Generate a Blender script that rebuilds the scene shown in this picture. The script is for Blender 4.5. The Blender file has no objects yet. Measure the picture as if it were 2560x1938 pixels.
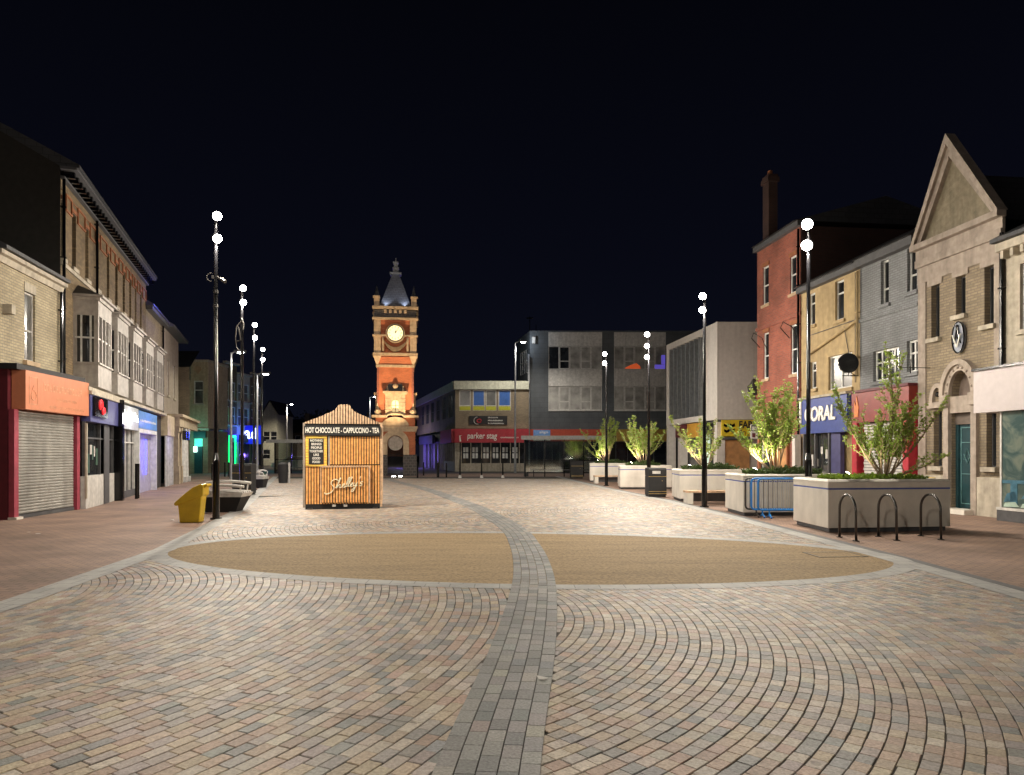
import bpy, math, random
import numpy as np
from mathutils import Vector, Matrix
R = math.radians
random.seed(7)
scene = bpy.context.scene
COL = scene.collection
# ---------------------------------------------------------------- camera, sky, exposure
CAM_H = 1.6; FP = 1777.8; HZ = 1135.0      # eye height, focal length and horizon in photo pixels
cd = bpy.data.cameras.new("camera"); cam = bpy.data.objects.new("camera", cd); COL.objects.link(cam)
cam.location = (0, 0, CAM_H); cam.rotation_euler = (R(90), 0, 0)
cd.lens = 25; cd.sensor_width = 36; cd.shift_y = (HZ - 969) / 2560.0; cd.clip_end = 2000
scene.camera = cam
world = bpy.data.worlds.new("World"); scene.world = world; world.use_nodes = True
wn = world.node_tree.nodes; wl = world.node_tree.links
# night sky: a deep navy that lifts slightly towards the town's horizon
tcw = wn.new('ShaderNodeTexCoord'); sxyz = wn.new('ShaderNodeSeparateXYZ'); wl.new(tcw.outputs['Generated'], sxyz.inputs[0])
rampw = wn.new('ShaderNodeValToRGB'); wl.new(sxyz.outputs[2], rampw.inputs[0])
rampw.color_ramp.elements[0].position = 0.0; rampw.color_ramp.elements[0].color = (.0042, .0050, .0105, 1)
rampw.color_ramp.elements[1].position = .62; rampw.color_ramp.elements[1].color = (.0009, .0011, .0022, 1)
ew = rampw.color_ramp.elements.new(.25); ew.color = (.0024, .0028, .0064, 1)
bg = wn['Background']; wl.new(rampw.outputs[0], bg.inputs[0]); bg.inputs[1].default_value = 1.0
scene.view_settings.view_transform = 'Standard'; scene.view_settings.look = 'None'
scene.view_settings.exposure = 0; scene.view_settings.gamma = 1
scene.cycles.use_adaptive_sampling = True
LAMP_W = 1250.0       # power of one lantern on the plaza posts
# ---------------------------------------------------------------- materials
def nt(name):
    m = bpy.data.materials.new(name); m.use_nodes = True
    n = m.node_tree.nodes; l = m.node_tree.links
    return m, n, l, n['Principled BSDF']
def mat(name, c, rough=.7, metal=0, var=.18, scale=6, bump=0, spec=.5, dirt=0):
    m, n, l, p = nt(name)
    p.inputs['Roughness'].default_value = rough; p.inputs['Metallic'].default_value = metal
    p.inputs['Specular IOR Level'].default_value = spec
    tc = n.new('ShaderNodeTexCoord')
    if var > 0:
        no = n.new('ShaderNodeTexNoise'); no.inputs['Scale'].default_value = scale; no.inputs['Detail'].default_value = 5
        l.new(tc.outputs['Object'], no.inputs['Vector'])
        mr = n.new('ShaderNodeMapRange'); mr.inputs[1].default_value = .3; mr.inputs[2].default_value = .7
        mr.inputs[3].default_value = 1 - var; mr.inputs[4].default_value = 1 + var
        l.new(no.outputs[0], mr.inputs[0])
        vm = n.new('ShaderNodeVectorMath'); vm.operation = 'SCALE'; vm.inputs[0].default_value = c
        l.new(mr.outputs[0], vm.inputs['Scale']); out = vm.outputs[0]
        if dirt:
            n2 = n.new('ShaderNodeTexNoise'); n2.inputs['Scale'].default_value = scale * .25; n2.inputs['Detail'].default_value = 8
            mp = n.new('ShaderNodeMapping'); mp.inputs['Scale'].default_value = (3, 3, .5)
            l.new(tc.outputs['Object'], mp.inputs[0]); l.new(mp.outputs[0], n2.inputs['Vector'])
            r2 = n.new('ShaderNodeMapRange'); r2.inputs[1].default_value = .42; r2.inputs[2].default_value = .72
            r2.inputs[3].default_value = 1; r2.inputs[4].default_value = 1 - dirt
            l.new(n2.outputs[0], r2.inputs[0])
            v2 = n.new('ShaderNodeVectorMath'); v2.operation = 'SCALE'; l.new(out, v2.inputs[0]); l.new(r2.outputs[0], v2.inputs['Scale']); out = v2.outputs[0]
        l.new(out, p.inputs['Base Color'])
    else:
        p.inputs['Base Color'].default_value = (*c, 1)
    if bump:
        nb = n.new('ShaderNodeTexNoise'); nb.inputs['Scale'].default_value = scale * 6; nb.inputs['Detail'].default_value = 4
        l.new(tc.outputs['Object'], nb.inputs['Vector'])
        b = n.new('ShaderNodeBump'); b.inputs['Strength'].default_value = bump; b.inputs['Distance'].default_value = .01
        l.new(nb.outputs[0], b.inputs['Height']); l.new(b.outputs[0], p.inputs['Normal'])
    return m
def brick(name, c1, c2, mort, bw=.225, bh=.075, ms=.011, rough=.85, bump=.5, flat=False, dirt=.25, offs=.5):
    m, n, l, p = nt(name); p.inputs['Roughness'].default_value = rough
    tc = n.new('ShaderNodeTexCoord'); sp = n.new('ShaderNodeSeparateXYZ'); l.new(tc.outputs['Object'], sp.inputs[0])
    cb = n.new('ShaderNodeCombineXYZ')
    if flat:
        l.new(sp.outputs[0], cb.inputs[0]); l.new(sp.outputs[1], cb.inputs[1])
    else:
        ad = n.new('ShaderNodeMath'); l.new(sp.outputs[0], ad.inputs[0]); l.new(sp.outputs[1], ad.inputs[1])
        l.new(ad.outputs[0], cb.inputs[0]); l.new(sp.outputs[2], cb.inputs[1])
    bt = n.new('ShaderNodeTexBrick'); l.new(cb.outputs[0], bt.inputs['Vector']); bt.offset = offs
    bt.inputs['Scale'].default_value = 1; bt.inputs['Brick Width'].default_value = bw; bt.inputs['Row Height'].default_value = bh
    bt.inputs['Mortar Size'].default_value = ms; bt.inputs['Mortar Smooth'].default_value = .2; bt.inputs['Bias'].default_value = -.1
    bt.inputs['Color1'].default_value = (*c1, 1); bt.inputs['Color2'].default_value = (*c2, 1); bt.inputs['Mortar'].default_value = (*mort, 1)
    no = n.new('ShaderNodeTexNoise'); no.inputs['Scale'].default_value = .9; no.inputs['Detail'].default_value = 8
    l.new(tc.outputs['Object'], no.inputs['Vector'])
    mr = n.new('ShaderNodeMapRange'); mr.inputs[1].default_value = .3; mr.inputs[2].default_value = .7
    mr.inputs[3].default_value = 1 - dirt; mr.inputs[4].default_value = 1 + dirt * .6; l.new(no.outputs[0], mr.inputs[0])
    n3 = n.new('ShaderNodeTexNoise'); n3.inputs['Scale'].default_value = 14; n3.inputs['Detail'].default_value = 3
    l.new(tc.outputs['Object'], n3.inputs['Vector'])
    m3 = n.new('ShaderNodeMapRange'); m3.inputs[3].default_value = .8; m3.inputs[4].default_value = 1.2; l.new(n3.outputs[0], m3.inputs[0])
    mu = n.new('ShaderNodeMath'); mu.operation = 'MULTIPLY'; l.new(mr.outputs[0], mu.inputs[0]); l.new(m3.outputs[0], mu.inputs[1])
    vm = n.new('ShaderNodeVectorMath'); vm.operation = 'SCALE'; l.new(bt.outputs['Color'], vm.inputs[0]); l.new(mu.outputs[0], vm.inputs['Scale'])
    l.new(vm.outputs[0], p.inputs['Base Color'])
    b = n.new('ShaderNodeBump'); b.inputs['Strength'].default_value = bump; b.inputs['Distance'].default_value = .012; b.invert = True
    l.new(bt.outputs['Fac'], b.inputs['Height']); l.new(b.outputs[0], p.inputs['Normal'])
    return m
def emit(name, c, s):
    m, n, l, p = nt(name); p.inputs['Base Color'].default_value = (*c, 1)
    p.inputs['Emission Color'].default_value = (*c, 1); p.inputs['Emission Strength'].default_value = s
    return m
def glass_dark(name, c=(.02, .022, .025), rough=.06, var=.5):
    m = mat(name, c, rough, 0, var, 1.3, 0, .8)
    return m
def clear_glass(name, tint=(.8, .9, .88), mixf=.22):
    m, n, l, p = nt(name)
    tr = n.new('ShaderNodeBsdfTransparent'); tr.inputs[0].default_value = (*tint, 1)
    gl = n.new('ShaderNodeBsdfGlossy'); gl.inputs['Roughness'].default_value = .05
    mx = n.new('ShaderNodeMixShader'); mx.inputs[0].default_value = mixf
    l.new(tr.outputs[0], mx.inputs[1]); l.new(gl.outputs[0], mx.inputs[2]); l.new(mx.outputs[0], n['Material Output'].inputs[0])
    return m
M = {}
M['black'] = mat('black_metal', (.003, .003, .0035), .16, 0, .2, spec=.5)
M['blackm'] = mat('black_matt', (.015, .015, .016), .7)
M['steel'] = mat('dark_steel', (.10, .095, .09), .3, .9, .2)
M['white'] = mat('white_paint', (.55, .53, .50), .6, dirt=.15)
M['whitef'] = mat('white_frame', (.62, .62, .60), .5)
M['bay'] = mat('bay_paint', (.40, .37, .34), .6, dirt=.25)
M['cream'] = mat('cream_render', (.46, .38, .26), .85, bump=.3, dirt=.3)
M['creamst'] = mat('cream_stone', (.45, .40, .32), .85, bump=.3, dirt=.3)
M['slate'] = brick('roof_slate', (.035, .037, .042), (.05, .05, .055), (.012, .012, .014), .3, .2, .01, .6)
M['lead'] = mat('lead_grey', (.075, .075, .08), .6)
M['glass'] = glass_dark('window_glass')
M['glassb'] = glass_dark('window_glass_curtained', (.10, .10, .095), .25)
M['clear'] = clear_glass('clear_glass', (.8, .9, .86), .3)
M['lens'] = emit('lamp_lens', (1, .96, .88), 60)
M['brick_cream'] = brick('cream_brick', (.44, .37, .24), (.33, .28, .18), (.25, .22, .17))
M['brick_brown'] = brick('brown_brick', (.23, .16, .08), (.12, .08, .04), (.11, .085, .055))
M['brick_red'] = brick('red_brick', (.34, .085, .05), (.24, .06, .04), (.20, .11, .08), dirt=.35)
M['brick_orange'] = brick('orange_brick', (.50, .125, .045), (.38, .095, .035), (.33, .15, .08), dirt=.3)
M['brick_dark'] = brick('dark_base_brick', (.05, .045, .045), (.075, .06, .055), (.10, .09, .08), .3, .2, .03)
M['brick_buff'] = brick('buff_brick', (.29, .23, .15), (.21, .165, .11), (.17, .14, .11))
M['grey_brick'] = brick('grey_painted_brick', (.24, .25, .26), (.20, .21, .22), (.15, .155, .16))
M['stone'] = mat('sandstone', (.46, .33, .21), .85, bump=.4, scale=5, dirt=.3)
M['pinkstone'] = mat('pink_painted_stone', (.36, .30, .25), .8, bump=.3, dirt=.3)
M['concrete'] = mat('planter_concrete', (.70, .66, .59), .75, var=.08, scale=3, bump=.35, dirt=.12)
M['bluestripe'] = mat('blue_stripe', (.06, .10, .38), .5)
M['navy'] = mat('navy_panel', (.05, .05, .14), .5)
M['soil'] = mat('soil', (.05, .035, .025), 1, bump=.5)
M['letter'] = mat('white_letters', (.8, .78, .72), .5, var=0)
M['yellow'] = mat('yellow_plastic', (.55, .36, .01), .4, var=.12, scale=4)
M['blue'] = mat('blue_plastic', (.02, .22, .65), .35)
M['gold'] = mat('gold_band', (.45, .32, .12), .4, .5)
M['redsign'] = mat('red_sign', (.38, .015, .03), .5)
M['orangered'] = mat('orange_red_sign', (.42, .05, .02), .5)
M['terracotta'] = mat('terracotta', (.28, .10, .04), .8)
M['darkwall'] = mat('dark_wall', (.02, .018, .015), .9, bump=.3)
M['greywall'] = brick('grey_cladding', (.085, .095, .105), (.08, .088, .098), (.05, .055, .06), .9, .45, .012, .7, .4)
M['greypanel'] = mat('pale_grey_panel', (.55, .53, .50), .7, bump=.1, dirt=.2)
M['teal'] = mat('teal_door_paint', (.010, .048, .058), .5)
M['wood'] = mat('varnished_pine', (.86, .42, .14), .5, var=.3, scale=9)
M['woodpale'] = mat('weathered_pine', (.62, .42, .27), .6, var=.3, scale=9)
# ---------------------------------------------------------------- mesh helpers
class MB:
    def __init__(s): s.v = []; s.f = []; s.m = []
    def add(s, vs, fs, mi=0):
        b = len(s.v); s.v += [tuple(v) for v in vs]; s.f += [[i + b for i in f] for f in fs]; s.m += [mi] * len(fs); return s
    def box(s, x0, y0, z0, x1, y1, z1, mi=0):
        if x1 < x0: x0, x1 = x1, x0
        if y1 < y0: y0, y1 = y1, y0
        if z1 < z0: z0, z1 = z1, z0
        return s.add([(x0, y0, z0), (x1, y0, z0), (x1, y1, z0), (x0, y1, z0), (x0, y0, z1), (x1, y0, z1), (x1, y1, z1), (x0, y1, z1)],
            [[3, 2, 1, 0], [4, 5, 6, 7], [0, 1, 5, 4], [1, 2, 6, 5], [2, 3, 7, 6], [3, 0, 4, 7]], mi)
    def prism(s, poly, z0, z1, mi=0, top=None):      # poly counter-clockwise in xy
        n = len(poly); top = top or poly
        return s.add([(x, y, z0) for x, y in poly] + [(x, y, z1) for x, y in top],
            [list(range(n))[::-1], list(range(n, 2 * n))] + [[i, (i + 1) % n, n + (i + 1) % n, n + i] for i in range(n)], mi)
    def prismy(s, poly, y0, y1, mi=0):               # outline in xz (counter-clockwise seen from -y), extruded y0..y1
        n = len(poly)
        return s.add([(x, y0, z) for x, z in poly] + [(x, y1, z) for x, z in poly],
            [list(range(n)), list(range(n, 2 * n))[::-1]] + [[i, n + i, n + (i + 1) % n, (i + 1) % n] for i in range(n)], mi)
    def prismx(s, poly, x0, x1, mi=0):               # outline in yz, extruded x0..x1
        n = len(poly)
        return s.add([(x0, y, z) for y, z in poly] + [(x1, y, z) for y, z in poly],
            [list(range(n))[::-1], list(range(n, 2 * n))] + [[i, (i + 1) % n, n + (i + 1) % n, n + i] for i in range(n)], mi)
    def tube(s, pts, r, n=8, mi=0, cap=True):
        pts = [Vector(p) for p in pts]; k = len(pts)
        rs = r if isinstance(r, (list, tuple)) else [r] * k
        vs = []; t0 = (pts[1] - pts[0]).normalized()
        a = t0.orthogonal().normalized()
        for i, p in enumerate(pts):
            t = (pts[min(i + 1, k - 1)] - pts[max(i - 1, 0)]).normalized()
            a = (a - t * a.dot(t)); a = a.normalized() if a.length > 1e-5 else t.orthogonal().normalized()
            b = t.cross(a)
            for j in range(n):
                an = 2 * math.pi * j / n
                vs.append(p + (a * math.cos(an) + b * math.sin(an)) * rs[i])
        fs = [[i * n + j, i * n + (j + 1) % n, (i + 1) * n + (j + 1) % n, (i + 1) * n + j] for i in range(k - 1) for j in range(n)]
        if cap: fs += [list(range(n))[::-1], list(range((k - 1) * n, k * n))]
        return s.add(vs, fs, mi)
    def cyl(s, x, y, z0, z1, r0, r1=None, n=16, mi=0):
        return s.tube([(x, y, z0), (x, y, z1)], [r0, r0 if r1 is None else r1], n, mi)
    def ball(s, c, r, n=12, k=8, mi=0, sz=(1, 1, 1)):
        vs = [(c[0], c[1], c[2] - r * sz[2])]
        for i in range(1, k):
            a = math.pi * i / k
            for j in range(n):
                t = 2 * math.pi * j / n
                vs.append((c[0] + r * sz[0] * math.sin(a) * math.cos(t), c[1] + r * sz[1] * math.sin(a) * math.sin(t), c[2] - r * sz[2] * math.cos(a)))
        vs.append((c[0], c[1], c[2] + r * sz[2]))
        fs = [[0, 1 + (j + 1) % n, 1 + j] for j in range(n)]
        for i in range(k - 2):
            for j in range(n): fs.append([1 + i * n + j, 1 + i * n + (j + 1) % n, 1 + (i + 1) * n + (j + 1) % n, 1 + (i + 1) * n + j])
        L = len(vs) - 1; fs += [[L, 1 + (k - 2) * n + j, 1 + (k - 2) * n + (j + 1) % n] for j in range(n)]
        return s.add(vs, fs, mi)
    def build(s, name, mats, parent=None, rel=None, smooth=False, bevel=0):
        me = bpy.data.meshes.new(name); me.from_pydata(s.v, [], s.f)
        for m in (mats if isinstance(mats, (list, tuple)) else [mats]): me.materials.append(M[m] if isinstance(m, str) else m)
        if any(s.m): me.polygons.foreach_set('material_index', s.m)
        if smooth: me.polygons.foreach_set('use_smooth', [True] * len(s.f))
        me.update()
        o = bpy.data.objects.new(name, me); COL.objects.link(o)
        if isinstance(parent, Bd): rel = parent.rel; parent = parent.root
        if parent is not None: o.parent = parent
        if rel is not None: o.matrix_local = rel
        if bevel:
            b = o.modifiers.new('bevel', 'BEVEL'); b.width = bevel; b.segments = 2; b.limit_method = 'ANGLE'
        return o
def tag(o, label=None, cat=None, group=None, kind=None):
    if label: o['label'] = label
    if cat: o['category'] = cat
    if group: o['group'] = group
    if kind: o['kind'] = kind
    return o
def thing(name, label, cat, loc=(0, 0, 0), rz=0, group=None):
    o = bpy.data.objects.new(name, None); COL.objects.link(o); o.empty_display_size = .2
    o.location = loc; o.rotation_euler = (0, 0, rz)
    return tag(o, label, cat, group)
class Bd:
    """a facade frame: x to the right as seen from the street, -y out to the street, z up"""
    def __init__(s, A, B, name=None, label=None, cat='building', group=None, base=None):
        s.A = Vector(A); d = Vector(B) - s.A; s.L = d.length; s.d = d.normalized(); s.n = Vector((s.d.y, -s.d.x))
        mw = Matrix.Translation((s.A.x, s.A.y, 0)) @ Matrix.Rotation(math.atan2(d.y, d.x), 4, 'Z')
        if base is None:
            s.root = thing(name, label, cat, (s.A.x, s.A.y, 0), math.atan2(d.y, d.x), group); s.mw = mw; s.rel = Matrix.Identity(4)
        else:
            s.root = base.root; s.mw = base.mw; s.rel = base.mw.inverted() @ mw
    def uD(s, px, out=0):
        A = s.A + s.n * out; k = (px - 1280) / FP       # A.x + t d.x = k (A.y + t d.y)
        t = (k * A.y - A.x) / (s.d.x - k * s.d.y)
        return t, A.y + t * s.d.y
    def u(s, px, out=0): return s.uD(px, out)[0]
    def z(s, px, py, out=0): return CAM_H - (py - HZ) / FP * s.uD(px, out)[1]
def copy_tree(o, parent=None):
    c = o.copy(); COL.objects.link(c)
    if parent is not None: c.parent = parent
    for ch in list(o.children): copy_tree(ch, c)
    return c
def text(b, name, s, x0, x1, z0, z1, y, m, ext=.012, shear=0, root=None):
    cu = bpy.data.curves.new(name, 'FONT'); cu.body = s; cu.extrude = ext; cu.shear = shear; cu.offset = .028 if s.isupper() else .008
    to = bpy.data.objects.new('t', cu); COL.objects.link(to)
    dg = bpy.context.evaluated_depsgraph_get(); me = bpy.data.meshes.new_from_object(to.evaluated_get(dg))
    bpy.data.objects.remove(to); bpy.data.curves.remove(cu)
    n = len(me.vertices); co = np.empty(n * 3); me.vertices.foreach_get('co', co); co = co.reshape(n, 3)
    lo = co.min(0); hi = co.max(0)
    o2 = np.empty_like(co)
    o2[:, 0] = x0 + (co[:, 0] - lo[0]) / (hi[0] - lo[0]) * (x1 - x0)
    o2[:, 2] = z0 + (co[:, 1] - lo[1]) / (hi[1] - lo[1]) * (z1 - z0)
    o2[:, 1] = y - ext - co[:, 2]
    me.vertices.foreach_set('co', o2.ravel()); me.materials.clear(); me.materials.append(M[m] if isinstance(m, str) else m)
    me.update(); me.name = name
    o = bpy.data.objects.new(name, me); COL.objects.link(o)
    if isinstance(b, Bd): o.parent = b.root; o.matrix_local = b.rel
    else: o.parent = b
    return o
def scribble(b, name, n, x0, x1, z0, z1, y, m, ext=.004, seed=1, asc=.25):
    """rows of letter-like strokes for writing too small or blurred to read in the photograph"""
    rr = random.Random(seed); q = MB(); w = (x1 - x0) / n; st = w * .2
    for i in range(n):
        a = x0 + i * w + w * .1; c = a + w * .72; h = z1 - z0; k = rr.randrange(5)
        zt = z1 + (h * asc if rr.random() < .3 else 0); zb = z0 - (h * asc if rr.random() < .2 else 0)
        q.box(a, y - ext, zb if k % 2 else z0, a + st, y, zt)
        if k != 2: q.box(c - st, y - ext, z0, c, y, z1)
        if k in (0, 1, 3): q.box(a + st, y - ext, z1 - h * .2, c - st, y, z1)
        if k in (0, 2, 4): q.box(a + st, y - ext, z0, c - st + (st if k == 2 else 0), y, z0 + h * .2)
        if k in (2, 3): q.box(a + st, y - ext, z0 + h * .42, c - st, y, z0 + h * .6)
    return q.build(name, m, b)
def wall(b, u0, u1, z0, z1, ops, m, y=0, rev=.14, name='wall', depth=6, caps=True):
    """front wall with real openings and reveals, side and back walls"""
    q = MB(); ops = [(max(a, u0 + .01), min(c, u1 - .01), max(e, z0 + .01), min(f, z1 - .01)) for a, c, e, f in ops if c > u0 + .02 and a < u1 - .02]
    us = sorted({u0, u1, *[o[0] for o in ops], *[o[1] for o in ops]}); zs = sorted({z0, z1, *[o[2] for o in ops], *[o[3] for o in ops]})
    for a, c in zip(us, us[1:]):
        for e, f in zip(zs, zs[1:]):
            cu, cz = (a + c) / 2, (e + f) / 2
            if any(o[0] < cu < o[1] and o[2] < cz < o[3] for o in ops): continue
            q.add([(a, y, e), (c, y, e), (c, y, f), (a, y, f)], [[0, 1, 2, 3]])
    for a, c, e, f in ops:
        r = y + rev
        q.add([(a, y, e), (a, r, e), (a, r, f), (a, y, f)], [[0, 1, 2, 3]]); q.add([(c, y, e), (c, r, e), (c, r, f), (c, y, f)], [[3, 2, 1, 0]])
        q.add([(a, y, f), (a, r, f), (c, r, f), (c, y, f)], [[0, 1, 2, 3]]); q.add([(a, y, e), (a, r, e), (c, r, e), (c, y, e)], [[3, 2, 1, 0]])
    if caps:
        q.add([(u0, y, z0), (u0, depth, z0), (u0, depth, z1), (u0, y, z1)], [[3, 2, 1, 0]]); q.add([(u1, y, z0), (u1, depth, z0), (u1, depth, z1), (u1, y, z1)], [[0, 1, 2, 3]])
        q.add([(u0, depth, z0), (u1, depth, z0), (u1, depth, z1), (u0, depth, z1)], [[3, 2, 1, 0]]); q.add([(u0, y, z1), (u1, y, z1), (u1, depth, z1), (u0, depth, z1)], [[0, 1, 2, 3]])
    return q.build(name, m, b)
def window(b, u0, u1, z0, z1, y=.08, cols=1, rows=(.5,), fr='whitef', gl='glass', t=.05, sill=None, name='window', dep=.05, sillp=.07):
    """frame with bars; pane is a sub-part; optional stone sill"""
    q = MB()
    q.box(u0, y, z0, u0 + t, y + dep, z1); q.box(u1 - t, y, z0, u1, y + dep, z1)
    q.box(u0 + t, y, z0, u1 - t, y + dep, z0 + t); q.box(u0 + t, y, z1 - t, u1 - t, y + dep, z1)
    for i in range(1, cols):
        x = u0 + (u1 - u0) * i / cols; q.box(x - t * .45, y + .002, z0 + t, x + t * .45, y + dep - .002, z1 - t)
    for r in rows:
        z = z0 + (z1 - z0) * r; q.box(u0 + t, y + .005, z - t * .45, u1 - t, y + dep - .005, z + t * .45)
    w = q.build(name, fr, b)
    MB().box(u0 + .01, y + dep * .6, z0 + .01, u1 - .01, y + dep * .6 + .01, z1 - .01).build('pane', gl, w)
    if sill: MB().box(u0 - .08, -sillp, z0 - .12, u1 + .08, .1, z0 - .003).build('sill', sill, w)
    return w
def lamp_light(parent, loc, power, col=(1, .9, .78), rad=.09, kind='POINT', aim=None, angle=150, blend=.6, name='lamp_light'):
    L = bpy.data.lights.new(name, kind); L.energy = power; L.color = col; L.shadow_soft_size = rad
    o = bpy.data.objects.new(name, L); COL.objects.link(o)
    if parent is not None: o.parent = parent
    o.location = loc
    if kind == 'SPOT':
        L.spot_size = R(angle); L.spot_blend = blend
        o.rotation_euler = Vector(aim).to_track_quat('-Z', 'Y').to_euler()
    return o
def gx(px, D): return (px - 1280) / FP * D
def gz(py, D): return CAM_H - (py - HZ) / FP * D
def interp(pts, y):
    for (x0, y0), (x1, y1) in zip(pts, pts[1:]):
        if y <= y1: return x0 + (x1 - x0) * (y - y0) / (y1 - y0)
    return pts[-1][0]
# ================================================================ THE GROUND
def sheet(name, poly, z, m):
    q = MB(); q.add([(x, y, z) for x, y in poly], [list(range(len(poly)))]); return tag(q.build(name, m), kind='structure')
def strip(name, L, Rr, z, m, t=.0):
    q = MB(); n = len(L); q.add([(x, y, z) for x, y in L] + [(x, y, z) for x, y in Rr], [[i, n + i, n + i + 1, i + 1] for i in range(n - 1)]); return tag(q.build(name, m), kind='structure')
M['asphalt'] = mat('asphalt', (.06, .058, .055), .9, var=.25, scale=2, bump=.4)
M['pave_brown'] = brick('brown_block_paving', (.30, .19, .135), (.24, .155, .12), (.12, .085, .065), .21, .105, .008, .75, .6, True, .35)
M['grit'] = mat('resin_gravel', (.32, .22, .105), .85, var=.3, scale=26, bump=.8, dirt=.3)
g_ = M['grit'].node_tree; gp0 = g_.nodes['Principled BSDF']; src = gp0.inputs['Base Color'].links[0].from_socket      # scuffs and wheel streaks across the oval
tcg = g_.nodes.new('ShaderNodeTexCoord'); mpg = g_.nodes.new('ShaderNodeMapping'); mpg.inputs['Scale'].default_value = (.35, 2.6, 1); mpg.inputs['Rotation'].default_value = (0, 0, .12)
ng = g_.nodes.new('ShaderNodeTexNoise'); ng.inputs['Scale'].default_value = 1.4; ng.inputs['Detail'].default_value = 9; ng.inputs['Distortion'].default_value = .6
g_.links.new(tcg.outputs['Object'], mpg.inputs[0]); g_.links.new(mpg.outputs[0], ng.inputs['Vector'])
rg = g_.nodes.new('ShaderNodeMapRange'); rg.inputs[1].default_value = .35; rg.inputs[2].default_value = .68; rg.inputs[3].default_value = 1.06; rg.inputs[4].default_value = .84; g_.links.new(ng.outputs[0], rg.inputs[0])
vg = g_.nodes.new('ShaderNodeVectorMath'); vg.operation = 'SCALE'; g_.links.new(src, vg.inputs[0]); g_.links.new(rg.outputs[0], vg.inputs['Scale']); g_.links.new(vg.outputs[0], gp0.inputs['Base Color'])
M['kerb'] = brick('granite_sett_band', (.27, .27, .26), (.34, .33, .31), (.10, .10, .10), .2, .12, .008, .7, .6, True, .25)
M['mortar'] = mat('joint_sand', (.06, .052, .043), .95, var=.3, scale=10)
sheet('ground', [(-420, -60), (420, -60), (420, 520), (-420, 520)], -.02, 'asphalt')
sheet('pavement', [(-60, -14), (40, -14), (40, 58), (-60, 58)], -.004, 'pave_brown')
KL = [(-5.25, -6), (-5.3, 2), (-5.5, 7.6), (-5.95, 11.8), (-7.6, 19), (-8.9, 23.5), (-13.2, 37.9), (-16.8, 50)]
KR = [(5.95, -6), (5.9, 2), (5.98, 8), (6.0, 11), (5.9, 14), (5.8, 17.7), (5.5, 24), (4.6, 32.7), (3.9, 42), (3.4, 50)]
sheet('plaza_joint_bed', [(x + .02, y) for x, y in KR] + [(x, y) for x, y in KL[::-1]], .002, 'mortar')
PL = [(-.46, 2.2), (-.41, 3.54), (-.365, 4.0), (-.266, 4.91), (-.153, 6.09), (-.068, 7.35), (-.01, 8.37), (.03, 9.27), (.015, 11.37), (-.11, 14.2), (-.41, 16.25), (-1.2, 21.07), (-3.3, 29.3), (-4.4, 33), (-7, 41), (-8.4, 46)]
PR = [(.06, 2.2), (.131, 3.54), (.175, 4.0), (.28, 4.91), (.386, 6.16), (.47, 7.35), (.52, 8.37), (.557, 9.27), (.54, 11.37), (.375, 14.2), (.12, 16.25), (-.86, 21.07), (-2.9, 29.3), (-3.9, 33), (-6.4, 41), (-7.8, 46)]
EC = (.02, 11.45); ERX, ERY = 5.7, 2.76; EA = R(-7)
def ell(x, y, k=0):
    dx, dy = x - EC[0], y - EC[1]; a = dx * math.cos(EA) + dy * math.sin(EA); b = -dx * math.sin(EA) + dy * math.cos(EA)
    return (a / (ERX + k)) ** 2 + (b / (ERY + k)) ** 2
ky = np.array([p[1] for p in KL]); kx = np.array([p[0] for p in KL]); ry = np.array([p[1] for p in KR]); rx = np.array([p[0] for p in KR])
py_ = np.array([p[1] for p in PL]); plx = np.array([p[0] for p in PL]); prx = np.array([p[0] for p in PR])
def setts(fams, name, w, ln, bigz, palette, weights, inside, gap=.0065, seed=3):
    rng = np.random.default_rng(seed); C = []; 
    for cx, cy, r0, r1, test, ln in fams:
        r = r0
        while r < r1:
            n = int(2 * math.pi * r / ln); th = (np.arange(n) + rng.random()) * 2 * math.pi / n; th = th + rng.normal(0, .02 * ln / r, n)
            hw = (math.pi / n) - gap * .5 / (2 * r)
            x = cx + r * np.cos(th); y = cy + r * np.sin(th)
            ok = inside(x, y) & test(x, y)
            k = ok.sum()
            if k:
                t = th[ok]; hw_ = hw * rng.uniform(.975, 1.0, k)
                ri = r - w / 2 + gap / 2 + rng.normal(0, .0015, k); ro = r + w / 2 - gap / 2 + rng.normal(0, .0015, k)
                C.append(np.stack([np.full(k, cx), np.full(k, cy), ri, ro, t - hw_, t + hw_], 1))
            r += w
    C = np.concatenate(C); n = len(C); cx, cy, ri, ro, t0, t1 = C.T
    z = bigz + rng.uniform(-.0008, .0008, n); tl = rng.normal(0, .0004, (n, 4))
    V = np.empty((n, 8, 3)); bv = .0028
    for k, (rr, tt, s_r, s_t) in enumerate([(ri, t0, 1, 1), (ri, t1, 1, -1), (ro, t1, -1, -1), (ro, t0, -1, 1)]):
        V[:, k, 0] = cx + rr * np.cos(tt); V[:, k, 1] = cy + rr * np.sin(tt); V[:, k, 2] = z - .005
        r2 = rr + s_r * bv; t2 = tt + s_t * bv * .7 / rr
        V[:, 4 + k, 0] = cx + r2 * np.cos(t2); V[:, 4 + k, 1] = cy + r2 * np.sin(t2); V[:, 4 + k, 2] = z + tl[:, k]
    finish_setts(name, V, palette, weights, rng)
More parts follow.
